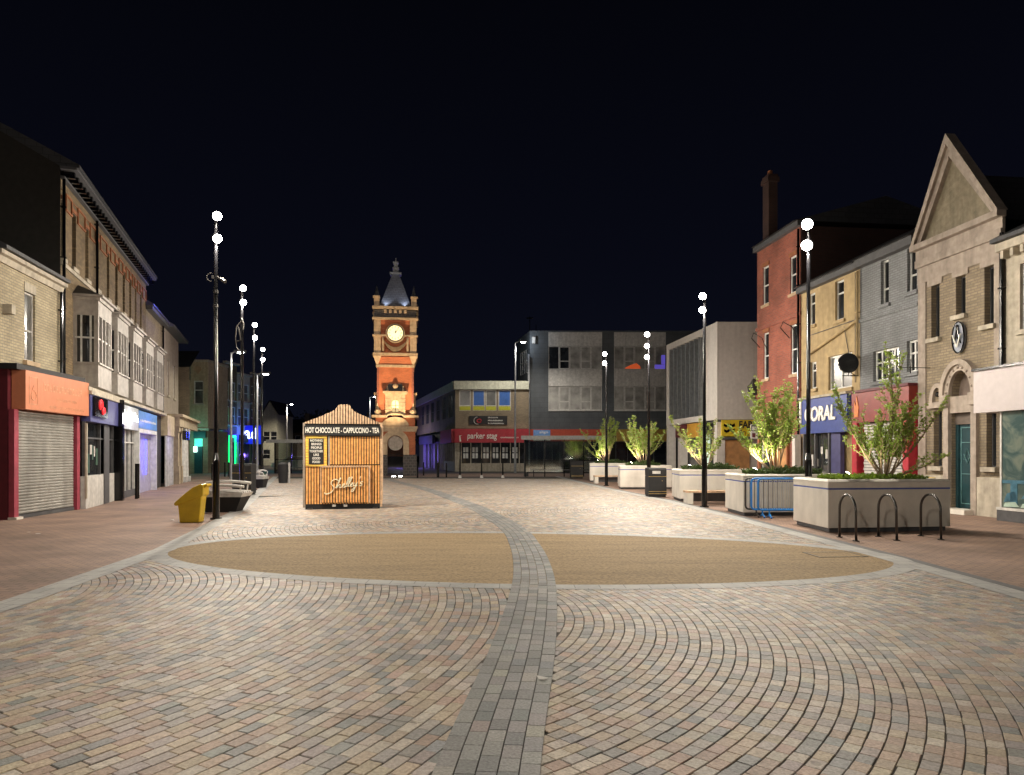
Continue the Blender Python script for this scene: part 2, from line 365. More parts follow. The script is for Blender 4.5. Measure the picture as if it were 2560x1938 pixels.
def finish_setts(name, V, palette, weights, rng):
    n = len(V); base = (np.arange(n) * 8)[:, None, None]
    F = np.array([[4, 7, 6, 5], [0, 4, 5, 1], [1, 5, 6, 2], [2, 6, 7, 3], [3, 7, 4, 0]])[None] + base
    me = bpy.data.meshes.new(name)
    me.vertices.add(n * 8); me.vertices.foreach_set('co', V.reshape(-1)); me.loops.add(n * 20); me.loops.foreach_set('vertex_index', F.reshape(-1).astype(np.int32))
    me.polygons.add(n * 5); me.polygons.foreach_set('loop_start', np.arange(0, n * 20, 4, dtype=np.int32)); me.polygons.foreach_set('loop_total', np.full(n * 5, 4, dtype=np.int32))
    me.update(calc_edges=True); me.polygons.foreach_set('use_smooth', [False] * (n * 5))
    pal = np.array(palette); idx = rng.choice(len(pal), n, p=weights); c = pal[idx] * rng.uniform(.82, 1.15, (n, 1)) * (1 + rng.normal(0, .02, (n, 3)))
    col = np.ones((n, 8, 4)); col[:, :, :3] = c[:, None, :]
    at = me.color_attributes.new('stone_colour', 'FLOAT_COLOR', 'POINT'); at.data.foreach_set('color', col.reshape(-1))
    me.materials.append(M['sett']); o = bpy.data.objects.new(name, me); COL.objects.link(o); tag(o, kind='structure'); return o
m, n, l, p = nt('plaza_sett')
at = n.new('ShaderNodeAttribute'); at.attribute_name = 'stone_colour'; tc = n.new('ShaderNodeTexCoord')
no = n.new('ShaderNodeTexNoise'); no.inputs['Scale'].default_value = 60; no.inputs['Detail'].default_value = 5; l.new(tc.outputs['Object'], no.inputs['Vector'])
n2 = n.new('ShaderNodeTexNoise'); n2.inputs['Scale'].default_value = .8; n2.inputs['Detail'].default_value = 6; l.new(tc.outputs['Object'], n2.inputs['Vector'])
r1 = n.new('ShaderNodeMapRange'); r1.inputs[1].default_value = .3; r1.inputs[2].default_value = .7; r1.inputs[3].default_value = .72; r1.inputs[4].default_value = 1.26; l.new(no.outputs[0], r1.inputs[0])
r2 = n.new('ShaderNodeMapRange'); r2.inputs[1].default_value = .3; r2.inputs[2].default_value = .7; r2.inputs[3].default_value = .86; r2.inputs[4].default_value = 1.12; l.new(n2.outputs[0], r2.inputs[0])
mu = n.new('ShaderNodeMath'); mu.operation = 'MULTIPLY'; l.new(r1.outputs[0], mu.inputs[0]); l.new(r2.outputs[0], mu.inputs[1])
vo = n.new('ShaderNodeTexVoronoi'); vo.inputs['Scale'].default_value = 1.7; l.new(tc.outputs['Object'], vo.inputs['Vector'])
rv = n.new('ShaderNodeMapRange'); rv.inputs[1].default_value = .035; rv.inputs[2].default_value = .06; rv.inputs[3].default_value = .62; rv.inputs[4].default_value = 1; l.new(vo.outputs['Distance'], rv.inputs[0])
mv = n.new('ShaderNodeMath'); mv.operation = 'MULTIPLY'; l.new(mu.outputs[0], mv.inputs[0]); l.new(rv.outputs[0], mv.inputs[1]); mu = mv      # trodden-in gum spots
vm = n.new('ShaderNodeVectorMath'); vm.operation = 'SCALE'; l.new(at.outputs['Color'], vm.inputs[0]); l.new(mu.outputs[0], vm.inputs['Scale']); l.new(vm.outputs[0], p.inputs['Base Color'])
p.inputs['Roughness'].default_value = .62; bb = n.new('ShaderNodeBump'); bb.inputs['Strength'].default_value = .8; bb.inputs['Distance'].default_value = .006
l.new(no.outputs[0], bb.inputs['Height']); l.new(bb.outputs[0], p.inputs['Normal']); M['sett'] = m
def in_plaza(x, y):
    kl = np.interp(y, ky, kx) + .30; kr = np.interp(y, ry, rx) - .34
    pl = np.interp(y, py_, plx); pr = np.interp(y, py_, prx)
    e = ell(x, y, .25)
    return (x > kl) & (x < kr) & (e > 1) & ~((x > pl + .03) & (x < pr - .03) & (y > 2.3)) & (y > 1.6) & (y < 46)
def pc(y): return (np.interp(y, py_, plx) + np.interp(y, py_, prx)) / 2
PAL = [(.345, .275, .20), (.38, .33, .275), (.335, .24, .185), (.205, .205, .195), (.315, .27, .245), (.265, .24, .22)]
setts([(-8.0, 7.2, 1.5, 11, lambda x, y: (y < EC[1]) & (x < pc(y)), .155), (-2.54, 7.06, 1.8, 11, lambda x, y: (y < EC[1]) & (x >= pc(y)), .12),
       (1.6, 17.2, .3, 14, lambda x, y: (y >= EC[1]) & (x < pc(y)) & (y < 27), .15), (9.5, 19.5, 1.5, 16, lambda x, y: (y >= EC[1]) & (x >= pc(y)) & (y < 27), .15),
       (-2, 48, 2, 26, lambda x, y: y >= 27, .16)],
      'plaza_paving', .093, .168, .010, PAL, [.24, .2, .17, .15, .15, .09], in_plaza)
# grey path: five courses of setts following the curve
def path_setts():
    rng = np.random.default_rng(9); V = []
    P = [((a[0] + b[0]) / 2, (a[1] + b[1]) / 2, math.hypot(b[0] - a[0], b[1] - a[1])) for a, b in zip(PL, PR)]
    ys = np.array([q[1] for q in P]); xs = np.array([q[0] for q in P]); ws = np.array([q[2] for q in P])
    Y = np.linspace(ys[0], ys[-1], 3000); k = 60
    X = np.interp(Y, ys, xs); X = np.convolve(np.pad(X, k, mode='reflect', reflect_type='odd'), np.ones(2 * k + 1) / (2 * k + 1), 'valid')
    S = np.concatenate([[0], np.cumsum(np.hypot(np.diff(X), np.diff(Y)))])
    for c in range(5):
        s = rng.random() * .1
        while s < S[-1] - .3:
            ln = rng.uniform(.15, .21); o0 = (c - 2.5) * .108; o1 = o0 + .108; g = .0022
            q = []
            for ss, oo in ((s + g, o0 + g), (s + ln - g, o0 + g), (s + ln - g, o1 - g), (s + g, o1 - g)):
                y = np.interp(ss, S, Y); x = np.interp(ss, S, X); y2 = np.interp(ss + .05, S, Y); x2 = np.interp(ss + .05, S, X)
                t = Vector((x2 - x, y2 - y)).normalized(); nn = Vector((t.y, -t.x)); q.append((x + nn.x * oo, y + nn.y * oo))
            cxm = sum(a[0] for a in q) / 4; cym = sum(a[1] for a in q) / 4; z = .0165 + rng.uniform(-.0015, .0015)
            V.append([(a, b, z - .005) for a, b in q] + [(cxm + (a - cxm) * .965, cym + (b - cym) * .975, z) for a, b in q]); s += ln
    V = np.array(V)[:, [0, 3, 2, 1, 4, 7, 6, 5]]
    finish_setts('path', V[:, [0, 3, 2, 1, 4, 7, 6, 5]], [(.19, .19, .185), (.23, .225, .215), (.16, .165, .165), (.26, .24, .215)], [.4, .3, .2, .1], rng)
    strip('path_bed', [(a[0] + .0, a[1]) for a in PL], PR, .0085, 'mortar')
path_setts()
def earc(k, a0, a1, n=60):
    o = []
    for i in range(n + 1):
        t = R(a0 + (a1 - a0) * i / n); a = (ERX + k) * math.cos(t); b = (ERY + k) * math.sin(t)
        o.append((EC[0] + a * math.cos(EA) - b * math.sin(EA), EC[1] + a * math.sin(EA) + b * math.cos(EA)))
    return o
# tan resin oval, cut in two by the path
sheet('gravel_oval', [pt for pt in earc(0, -90, 90)] , .0040 + .0065, 'grit')
sheet('gravel_oval', [pt for pt in earc(0, 90, 270)], .0040 + .0065, 'grit')
M['band'] = brick('granite_edging', (.30, .30, .29), (.36, .35, .33), (.16, .16, .155), .3, .3, .006, .7, .4, True, .2)
strip('oval_edging', earc(.30, 0, 360, 120), earc(-.01, 0, 360, 120), .0125, 'band')
strip('kerb_band', [(x, y) for x, y in KL], [(x + .36, y) for x, y in KL], .0145, 'band')
strip('kerb_band', [(x - .42, y) for x, y in KR], [(x - .09, y) for x, y in KR], .0145, 'band')
strip('drain_channel', [(x - .085, y) for x, y in KR], [(x + .08, y) for x, y in KR], .012, 'lead')
strip('movement_joint', [(-2.96 + i * .24, 4.88 - i * .068 + .012 * math.sin(i * 1.7)) for i in range(11)], [(-2.96 + i * .24, 4.887 - i * .068 + .012 * math.sin(i * 1.7)) for i in range(11)], .0128, 'mortar')
M['cover'] = mat('inspection_cover', (.20, .15, .085), .6, var=.3, scale=30)
def cover(x, y, w, d, z, m, label):
    t = thing('inspection_cover', label, 'manhole cover', (x, y, z), R(4))
    MB().box(0, 0, 0, w, d, .003).build('cover_plate', m, t); q = MB()
    q.box(-.03, -.03, 0, w + .03, -.002, .005).box(-.03, d + .002, 0, w + .03, d + .03, .005).box(-.03, -.002, 0, -.002, d + .002, .005).box(w + .002, -.002, 0, w + .03, d + .002, .005); q.build('frame', 'steel', t)
cover(4.75, 10.95, .72, .5, .0108, 'grit', 'square cover set in the right tip of the tan oval')
# small bits of litter
for i, (px, py) in enumerate([(95, 1338), (72, 1334), (430, 1303), (228, 1265), (1358, 1705)]):
    D = 2844.5 / (py - HZ); q = MB(); rr = random.Random(i); a = [(gx(px, D) + .05 * math.cos(t * 1.2) * rr.uniform(.5, 1.3), D + .04 * math.sin(t * 1.2) * rr.uniform(.5, 1.3), .022 + rr.uniform(0, .02)) for t in range(5)]
    q.add(a + [(x, y, z - .004) for x, y, z in a], [[0, 1, 2, 3, 4], [9, 8, 7, 6, 5]])
    tag(q.build('paper_litter', 'white'), ['crumpled pale litter nearest the roller shutter', 'scrap of litter left of the other on the brown paving', 'litter scrap beside the yellow grit bin', 'pale litter scrap by the tiled shop stall riser', 'tiny pale scrap on the grey curved path'][i], 'litter', 'scraps of litter')

M['galv'] = mat('galvanised_steel', (.35, .36, .38), .45, .5)
# ================================================================ LAMP POSTS
def lamp_post(px, D, heads, label, group, power=LAMP_W, step=True, lit=True, X=None, headr=.115, aimx=0, col=(1, .9, .76)):
    x = gx(px, D) if X is None else X
    t = thing('lamp_post', label, 'lamp post', (x, D, 0), 0, group)
    H = max(heads) + .12
    MB().cyl(0, 0, 0, 1.45, .085, .08).cyl(0, 0, 1.45, 1.62, .08, .052).cyl(0, 0, 1.62, H * .72, .052, .046).cyl(0, 0, H * .72, H, .044, .04).cyl(0, 0, 0, .03, .14, .14).build('pole', 'black', t, smooth=False)
    for i, z in enumerate(heads):
        s = -1 if x > 0 else 1
        a = Vector((s * .55, -.75 if i == 0 else -.55, -.42)).normalized()
        c = Vector((s * .07, -.13, z))
        h = MB().tube([c - a * .10, c - a * .04, c + a * .05], [.04, headr * .9, headr * .98], 20)
        h.box(-.02 + min(0, s * .05), -.12, z - .02, .02 + max(0, s * .05), .02, z + .02)
        hd = h.build('lamp_head', 'black', t)
        MB().ball(c + a * .045, headr * .93, 18, 10, 0, (1, 1, .95)).build('lens', 'lens', hd, smooth=True)
        if lit and i == 0: lamp_light(hd, c + a * (headr * 1.25), power * .95, col, .09, 'SPOT', (s * .25, -.05, -1), 172, .55)
        elif lit: lamp_light(hd, c + a * (headr * 1.25), power * 1.3, col)
    return t
g1 = 'black lamp posts along the left of the plaza'; g2 = 'black lamp posts along the right by the planters'
LP = lamp_post(540, 17.45, (7.40, 6.86), 'tall black lamp post beside the yellow grit bin', g1)
q = MB().tube([(-.10 - .12 * math.sin(R(a)), -.02, 5.93 + .10 * math.cos(R(a))) for a in range(0, 181, 20)], .012, 6); q.box(-.1, -.03, 5.9, .06, .03, 5.98)
q.tube([(.05, -.02, 5.93), (.14, -.06, 5.88), (.27, -.1, 5.8)], [.02, .035, .045], 10); q.cyl(0, 0, 5.55, 5.62, .06); q.cyl(0, 0, 5.2, 5.26, .06)
q.build('camera_bracket', 'steel', LP)
lamp_light(LP, (.3, .15, 6.8), 2000, (1, .88, .70), .09, 'SPOT', Vector((2.3, 3.1, -5.6)), 58, .8, 'added_kiosk_spot')  # extra spot without its own head, added to brighten the kiosk front
LP = lamp_post(605, 24.1, (7.2, 6.72), 'black lamp post by the long dark litter bin, with a lamp-lit metal bracket', g1)
q = MB(); q.tube([(0, -.05, 6.1), (-.16, -.06, 5.9), (-.2, -.06, 5.5), (-.16, -.06, 5.2), (0, -.05, 5.0)], .02, 6); q.tube([(-.1, -.06, 5.9), (-.02, -.06, 5.45), (-.15, -.06, 5.4)], .025, 6); q.tube([(0, -.05, 6.2), (.08, -.06, 6.0), (.06, -.06, 5.8)], .025, 6); q.build('wreath_bracket', 'steel', LP)
lamp_post(635, 31.5, (7.3, 6.75), 'third black lamp post of the left row, by the small white bench', g1)
lamp_post(655, 39.5, (7.40, 6.85), 'farthest black lamp post of the left row, before the bus shelter', g1)
RP = lamp_post(2021, 17.2, (7.12, 6.62), 'nearest black lamp post on the right, rising behind the planter with bike hoops', g2, headr=.14)
lamp_post(1761, 21.4, (6.33, 5.92), 'black lamp post before the planter bench, between yellow sign and red house', g2)
lamp_post(1622, 29.2, (6.50, 6.03, 5.58), 'black lamp post with three lit heads behind the right litter bin', g2)
lamp_post(1516, 35.6, (6.6, 6.15), 'farthest black lamp post of the right row, by the last pale planter', g2)
# unseen lamp posts added out of frame to light the foreground
lamp_post(0, -3.0, (7.3, 6.8), 'unseen black lamp post added on the left behind the viewer', g1, X=-4.6, power=LAMP_W * 1.0)
lamp_post(0, -4.0, (7.3, 6.8), 'unseen black lamp post added on the right behind the viewer', g2, X=6.6, power=LAMP_W * .55)
lamp_post(0, 1.5, (7.0, 6.5), 'unseen black lamp post added on the left paving outside the frame', g1, X=-7.4, power=LAMP_W * .6)
def street_lamp(px, D, H, label, side=1, power=900, tint=(1, .93, .82), wide=False, X=None):
    t = thing('street_lamp', label, 'street lamp', (gx(px, D) if X is None else X, D, 0), 0, 'galvanised street lamps farther off')
    MB().cyl(0, 0, 0, 1.4, .11, .1).cyl(0, 0, 1.4, H, .09, .06).tube([(0, 0, H - .05), (side * .25, -.1, H + .06), (side * .5, -.2, H + .08)], .045, 8).build('pole', 'galv', t)
    h = MB().box(side * .35, -.38, H, side * 1.0, -.08, H + .12).build('lamp_head', 'lead', t)
    MB().ball((side * .68, -.23, H - .01), .15, 14, 8, 0, (1.3, 1, .5)).build('lens', 'lens', h, smooth=True)
    lamp_light(h, (side * .68, -.25, H - .25), power, tint, .09, 'SPOT', (0, 0, -1), 165, .5)
    return t
street_lamp(1288, 60, 11.0, 'tall street lamp beside the red estate agent shop', 1, 1500)
street_lamp(578, 45, 8.0, 'street lamp at the left buildings before the green light', 1, 500, (1, .95, .7))
street_lamp(643, 50, 7.2, 'street lamp just left of the lit blue sign', 1, 500)
street_lamp(717, 92, 8.0, 'distant street lamp over the left bus shelter', 1, 3200, (1, .85, .65))
street_lamp(0, 80, 8.0, 'street lamp behind the clock tower', 1, 700, X=-16)

# ================================================================ PLANTERS, BENCHES, BIKE HOOPS
gp_ = 'pale concrete planters along the right'
def planter(x, y, w, rot, label):
    t = thing('planter', label, 'planter', (x, y, 0), R(rot), gp_)
    d = 1.75; a = .22
    P0 = [(0, 0), (w, 0), (w + .12, .8), (w - .1, d), (a, d)]
    def off(k): # inset polygon
        cx, cy = w / 2, d / 2
        return [(cx + (px - cx) * (1 - k / (w / 2)), cy + (py - cy) * (1 - k / (d / 2))) for px, py in P0]
    MB().prism(off(.06), 0, .09).build('plinth', 'lead', t)
    MB().prism(P0, .09, .872).prism(P0, .902, 1.03).build('body', 'concrete', t, bevel=.008)
    MB().prism(off(-.002 + .004), .8725, .9015).build('blue_stripe', 'bluestripe', t)
    q = MB(); o = off(-.012); i_ = off(.16); n_ = 5
    o2 = off(.03)
    q.add([(a_, b_, 1.034) for a_, b_ in o] + [(a_, b_, 1.075) for a_, b_ in o2] + [(a_, b_, 1.075) for a_, b_ in i_] + [(a_, b_, .98) for a_, b_ in i_],
          [[k * n_ + i, k * n_ + (i + 1) % n_, (k + 1) * n_ + (i + 1) % n_, (k + 1) * n_ + i] for k in range(3) for i in range(n_)] + [list(range(n_))[::-1]])
    q.build('rim', 'concrete', t)
    MB().prism(off(.165), 1.036, 1.05).build('soil', 'soil', t)
    return t
PLN = [(6.42, 14.44, 2.72, 7.5, 'large pale planter behind the three bike hoops'), (5.95, 18.3, 2.7, 5, 'pale planter behind the blue barriers'),
       (5.64, 23.9, 2.6, 3, 'pale planter with a bench before it, right of the square litter bin'), (4.90, 32.2, 2.35, 2, 'pale planter left of the square litter bin'),
       (4.45, 40.6, 2.5, 2, 'farthest pale planter by the bus shelter')]
for a in PLN: planter(*a)
def bench(x, y, w, label):
    t = thing('concrete_bench', label, 'bench', (x, y, 0), R(3), 'pale benches before planters')
    MB().box(0, 0, 0, .2, .42, .36).build('leg', 'concrete', t, bevel=.01); MB().box(w - .2, 0, 0, w, .42, .36).build('leg', 'concrete', t, bevel=.01)
    MB().box(-.01, -.01, .362, w + .01, .43, .43).build('seat', 'woodpale', t, bevel=.01)
    MB().box(.2, .3, .08, w - .2, .36, .34).build('back_panel', 'lead', t)
bench(gx(1718, 22.6), 22.6, 1.9, 'pale bench with timber seat before the third planter')
bench(gx(1487, 38.4), 38.4, 1.5, 'pale bench before the farthest planter')
for i, (x, lab) in enumerate([(6.30, 'left bike hoop of three in front of the planter'), (7.10, 'middle bike hoop of three in front of the planter'), (7.98, 'right bike hoop of three in front of the planter')]):
    t = thing('bike_hoop', lab, 'bike rack', (x, 13.68 + i * .1, 0), R(2), 'bike hoops')
    pts = [(0, 0, 0), (0, 0, .55)] + [(0, -.30 + .30 * math.cos(R(a)), .55 + .28 * math.sin(R(a))) for a in range(15, 166, 15)] + [(0, -.60, .55), (0, -.62, 0)]
    MB().tube(pts, .023, 10).build('hoop', 'steel', t, smooth=True); MB().cyl(0, 0, 0, .012, .06).build('foot_plate', 'steel', t); MB().cyl(0, -.62, 0, .012, .06).build('foot_plate', 'steel', t)
# crowd barriers
def barrier(x, y, rot, m, label, w=2.25):
    t = thing('crowd_barrier', label, 'barrier', (x, y, 0), R(rot), 'crowd barriers'); h0, h1, r = .2, .98, .09
    loop = []
    for cx, cz, a0 in ((w - r, h1 - r, 0), (r, h1 - r, 90), (r, h0 + r, 180), (w - r, h0 + r, 270)):
        loop += [(cx + r * math.cos(R(a0 + a)), 0, cz + r * math.sin(R(a0 + a))) for a in (0, 30, 60, 90)]
    loop.append(loop[0]); MB().tube(loop, .024, 8).build('frame', m, t, smooth=True)
    q = MB()
    for i in range(1, 19):
        xx = w * i / 19; q.tube([(xx, 0, h0), (xx, 0, h1)], .0085, 6)
    q.build('bars', 'whitef' if m == 'blue' else m, t)
    for xx in (.28, w - .28):
        MB().tube([(xx, 0, h0), (xx, -.02, .06)], .02, 8).tube([(xx - .03, -.24, .02), (xx, -.05, .08), (xx + .03, .2, .02)], .02, 8).build('foot', m, t)
barrier(6.13, 17.72, 1, 'blue', 'front blue crowd barrier leaning by the second planter')
barrier(6.03, 17.92, 2, 'blue', 'blue crowd barrier stacked behind the front one')
barrier(5.93, 18.07, 3, 'steel', 'dull metal crowd barrier rearmost in the stack')

# ================================================================ BINS, GRIT BIN, LEFT BENCHES, BOLLARDS
def square_bin(px, D, w, h, label, panel):
    t = thing('litter_bin', label, 'bin', (gx(px, D), D, 0), R(3), 'black square litter bins')
    MB().box(0, 0, .06, w, w * .9, h * .72).box(.02, .02, 0, w - .02, w * .9 - .02, .055).build('body', 'blackm', t, bevel=.012)
    MB().prismx([(0, h * .725), (w * .9, h * .725), (w * .9, h * .96), (w * .8, h), (.06, h), (0, h * .94)], 0, w).build('hood', 'blackm', t, bevel=.01)
    if panel: MB().box(w * .2, -.012, h * .8, w * .65, -.002, h * .9).build('notice', 'white', t)
    for z in (.12, .2, h * .70): MB().box(-.006, -.008, z, w + .006, -.002, z + .018).build('gold_band', 'gold', t)
    MB().cyl(w * .75, -.01, h * .55, h * .57, .015).build('lock', 'gold', t)
square_bin(1622, 26.3, .67, 1.08, 'black square litter bin with pale notice between two planters', True)
square_bin(1428, 46, .78, 1.15, 'black square litter bin beside the bus shelter', False)
square_bin(580, 27.4, .72, 1.22, 'black square litter bin behind the left lamp posts', False)
t = thing('round_bin', 'tall rounded black bin left of the kiosk', 'bin', (gx(708, 39), 39, 0))
MB().cyl(0, 0, 0, .62, .24, .27, 20).cyl(0, 0, .62, .98, .30, .30, 20).build('body', 'blackm', t); MB().ball((0, 0, .98), .30, 20, 8, 0, (1, 1, .55)).build('dome_lid', 'blackm', t, smooth=True)
t = thing('marker_post', 'short white marker post beside the round black bin', 'post', (gx(723, 39), 39, 0)); MB().cyl(0, 0, 0, .95, .05, .06).build('post', 'white', t); MB().cyl(0, 0, .952, 1.12, .075, .07).build('cap', 'white', t)
t = thing('grit_bin', 'yellow grit bin with a sloping lid beside the lamp post', 'grit bin', (gx(441, 16.5), 16.5, 0), R(6))
MB().add([(.06, .02, 0), (.50, .02, 0), (.50, .36, 0), (.06, .36, 0), (.02, 0, .50), (.56, 0, .66), (.56, .40, .66), (.02, .40, .50)], [[3, 2, 1, 0], [4, 5, 6, 7], [0, 1, 5, 4], [1, 2, 6, 5], [2, 3, 7, 6], [3, 0, 4, 7]]).build('body', 'yellow', t, bevel=.02)
MB().prismy([(-.05, .46), (-.05, .40), (.02, .40), (.56, .60), (.60, .64), (.60, .88), (.54, .90), (.36, .82), (.14, .64)], -.02, .43).build('lid', 'yellow', t, bevel=.02)
MB().prismy([(.58, .86), (.60, .80), (.68, .86), (.66, .90)], .03, .36).build('lid_lip', 'yellow', t)
def curved_bench(px, D, label, s=1.0, rz=0):
    t = thing('curved_bench', label, 'bench', (gx(px, D), D, 0), R(rz), 'white slatted benches')
    N = 12
    q = MB()
    poly0 = [(.1 * s, .12), (.92 * s, .12), (.92 * s, .6), (.1 * s, .6)]; poly1 = [(-.06 * s, 0), (1.12 * s, 0), (1.12 * s, .72), (-.06 * s, .72)]
    q.prism(poly0, 0, .42, 0, poly1); q.build('base', 'blackm', t)
    q = MB()
    for k in range(5):
        y = .0 + k * .15
        q.tube([(-.08 + (1.24 * s) * i / N, y, .545 + .03 * math.sin(math.pi * i / N)) for i in range(N + 1)], .035, 6)
    q.prism([(-.06 * s, -.02), (1.12 * s, -.02), (1.12 * s, .74), (-.06 * s, .74)], .422, .53, 0, [(-.1 * s, -.04), (1.18 * s, -.04), (1.18 * s, .76), (-.1 * s, .76)])
    q.build('seat', 'white', t)
    for y, z, hh in ((.1, .70, .04), (.62, .78, .05)):
        q = MB(); q.tube([(-.1 + (1.26 * s) * i / N, y, z + hh * math.sin(math.pi * i / N)) for i in range(N + 1)], .04, 8)
        for xx in (.0, 1.08 * s): q.tube([(xx, y, z), (xx - .03, y, .53)], .022, 6)
        q.build('back_rail', 'white', t)
curved_bench(500, 19.4, 'white slatted bench on a dark tapered base behind the grit bin')
curved_bench(637, 33.2, 'small white bench beyond the left litter bin', .35)
for px, D, h in ((530, 44, .95), (562, 50, .95), (572, 50, .95)):
    t = thing('bollard', 'black bollard before the left shopfronts', 'bollard', (gx(px, D), D, 0), 0, 'black bollards by the left shopfronts'); MB().cyl(0, 0, 0, h, .05, .05, 12).ball((0, 0, h), .06, 10, 6).build('post', 'black', t)
labs = ['black bollard nearest the right foot of the clock tower', 'slim black bollard in the purple glow', 'stout black bollard before the purple shop', 'black bollard left of the white footed posts', 'leftmost black post with a white foot', 'middle black post with a white foot', 'rightmost black post with a white foot']
for i, (px, py) in enumerate([(1044, 1195), (1059, 1189), (1095, 1194), (1116, 1194), (1150, 1195), (1204, 1195), (1257, 1195)]):
    D = 2844.5 / (py - HZ); t = thing('bollard', labs[i], 'bollard', (gx(px, D), D, 0), 0, 'bollards along the far edge of the plaza'); r = .09 if i == 2 else .055
    H = .95 if i < 4 else 1.25
    MB().cyl(0, 0, .0 if i < 4 else .19, H, r, r * .8, 12).ball((0, 0, H), r * .85, 10, 6).build('post', 'black', t)
    if i > 3: MB().cyl(0, 0, 0, .19, .12, .07, 12).build('white_foot', 'white', t)
# ================================================================ KIOSK
t = thing('kiosk', 'striped timber drinks kiosk with a shaped gable front and black sign', 'kiosk', (gx(759, 20.35), 20.35, 0), R(9.5))
W, Dp = 2.19, 2.1; EZ = 2.49
prof = [(0, 2.49), (.11, 2.54), (.40, 2.65), (.67, 2.77), (.87, 2.87), (.935, 2.95), (.98, 3.03), (1.29, 3.03), (1.335, 2.92), (1.435, 2.82), (1.75, 2.68), (1.97, 2.58), (W, 2.49)]
def ptop(x): return np.interp(x, [a for a, b in prof], [b for a, b in prof])
MB().box(.0, .03, .16, W, Dp, EZ - .01).prismy([(0, EZ - .008)] + [(W, EZ - .008)] + [(x, z - .01) for x, z in prof[::-1]], .03, .12).build('wall', 'blackm', t)
MB().prismy([(-.02, EZ)] + [(W + .02, EZ), (W * .5 + .15, EZ + .35), (W * .5 - .15, EZ + .35)], .125, Dp + .06).build('roof', 'slate', t)
def slats(x0, x1, z0, z1, y, name, m, top=False, pitch=.0765):
    q = MB(); n = round((x1 - x0) / pitch); pt = (x1 - x0) / n
    for i in range(n):
        a = x0 + i * pt + pt * .17; c = x0 + (i + 1) * pt - pt * .17
        if top:
            q.add([(a, y, z0), (c, y, z0), (c, y, ptop(c)), (a, y, ptop(a)), (a, y + .02, z0), (c, y + .02, z0), (c, y + .02, ptop(c)), (a, y + .02, ptop(a))], [[0, 1, 2, 3], [1, 5, 6, 2], [3, 2, 6, 7], [4, 0, 3, 7], [5, 4, 7, 6]])
        else: q.box(a, y, z0, c, y + .02, z1)
    return q.build(name, m, t)
slats(.02, W - .02, EZ - .02, 0, .0, 'gable_cladding', 'woodpale', True)
slats(.05, .13 + .55, .16, 1.27, .0, 'front_cladding', 'wood'); slats(.68, W - .04, .16, 1.27, .0, 'front_cladding', 'wood')
MB().box(-.02, -.01, .06, .04, .06, EZ).build('corner_post', 'pinkstone', t); MB().box(W - .035, -.01, .06, W + .03, .06, EZ + .02).build('corner_post', 'woodpale', t)
sh = slats(.72, W - .05, 1.30, 2.10, -.012, 'serving_shutter', 'wood')
MB().box(.695, -.022, 1.27, .717, .03, 2.11).build('frame_strip', 'whitef', sh)
sl = MB(); n_ = 24
for i in range(n_): sl.box(W - .002, .1 + i * .083, .16, W + .02, .1 + i * .083 + .055, EZ - .04).box(-.02, .1 + i * .083, .16, .002, .1 + i * .083 + .055, EZ - .04)
sl.build('side_cladding', 'woodpale', t)
# drinks sign
sb = MB().box(.02, -.06, 2.13, W - .02, -.003, 2.40).build('sign_board', 'blackm', t)
text(sb, 'lettering', "HOT CHOCOLATE - CAPPUCCINO - TEA", .06, W - .06, 2.20, 2.36, -.062, 'letter', .004)
# left poster
pb = MB(); pb.box(.055, -.02, 1.235, .655, .0 - .003, 2.125); pb.build('poster_frame', 'wood', t)
M['lightyellow'] = mat('yellow_poster_border', (.92, .70, .12), .5)
q = MB()
for i in range(11):
    z = 1.27 + i * .078; q.box(.065, -.034, z, .14, -.022, z + .055).box(.575, -.034, z, .645, -.022, z + .055)
for i in range(6): q.box(.15 + i * .07, -.034, 2.05, .205 + i * .07, -.022, 2.115).box(.15 + i * .07, -.034, 1.245, .205 + i * .07, -.022, 1.285)
pp = q.build('poster_border', 'lightyellow', t)
pn = MB().box(.15, -.032, 1.30, .56, -.021, 2.04).build('poster', 'blackm', t)
ws = [("NOTHING", .19, .53), ("BRINGS", .22, .50), ("PEOPLE", .21, .51), ("TOGETHER", .165, .545), ("LIKE", .28, .43), ("GOOD", .245, .465), ("FOOD", .25, .46)]
for i, (w_, a, c) in enumerate(ws): text(pn, 'lettering', w_, a, c, 1.95 - i * .102, 2.018 - i * .102, -.0325, 'letter', .002)
# counter flap with the hand-written name
fl = slats(.50, 1.83, .20, 1.22, -.075, 'counter_flap', 'wood', False, .0765)
MB().box(.50, -.053, .19, 1.83, -.03, 1.22).build('backing', 'blackm', fl)
MB().box(.47, -.09, 1.215, 1.87, -.025, 1.26).box(.47, -.09, .19, .50, -.03, 1.214).box(1.83, -.09, .19, 1.87, -.03, 1.214).build('flap_frame', 'woodpale', fl)
M['script'] = mat('cream_script', (.8, .75, .55), .5, var=0)
def stroke(pts, x, z, s, r, m, par, y, name='lettering', sh=.25):
    q = MB()
    for st in pts:
        P = [Vector((a + b * sh, b, 0)) for a, b in st]; out = []
        for i in range(len(P) - 1):
            p0, p1, p2, p3 = P[max(i - 1, 0)], P[i], P[i + 1], P[min(i + 2, len(P) - 1)]
            for k in range(5):
                u = k / 5; out.append(.5 * ((2 * p1) + (-p0 + p2) * u + (2 * p0 - 5 * p1 + 4 * p2 - p3) * u * u + (-p0 + 3 * p1 - 3 * p2 + p3) * u ** 3))
        out.append(P[-1]); q.tube([(x + v.x * s, y, z + v.y * s + v.x * s * .10) for v in out], r, 6)
    return q.build(name, m, par)
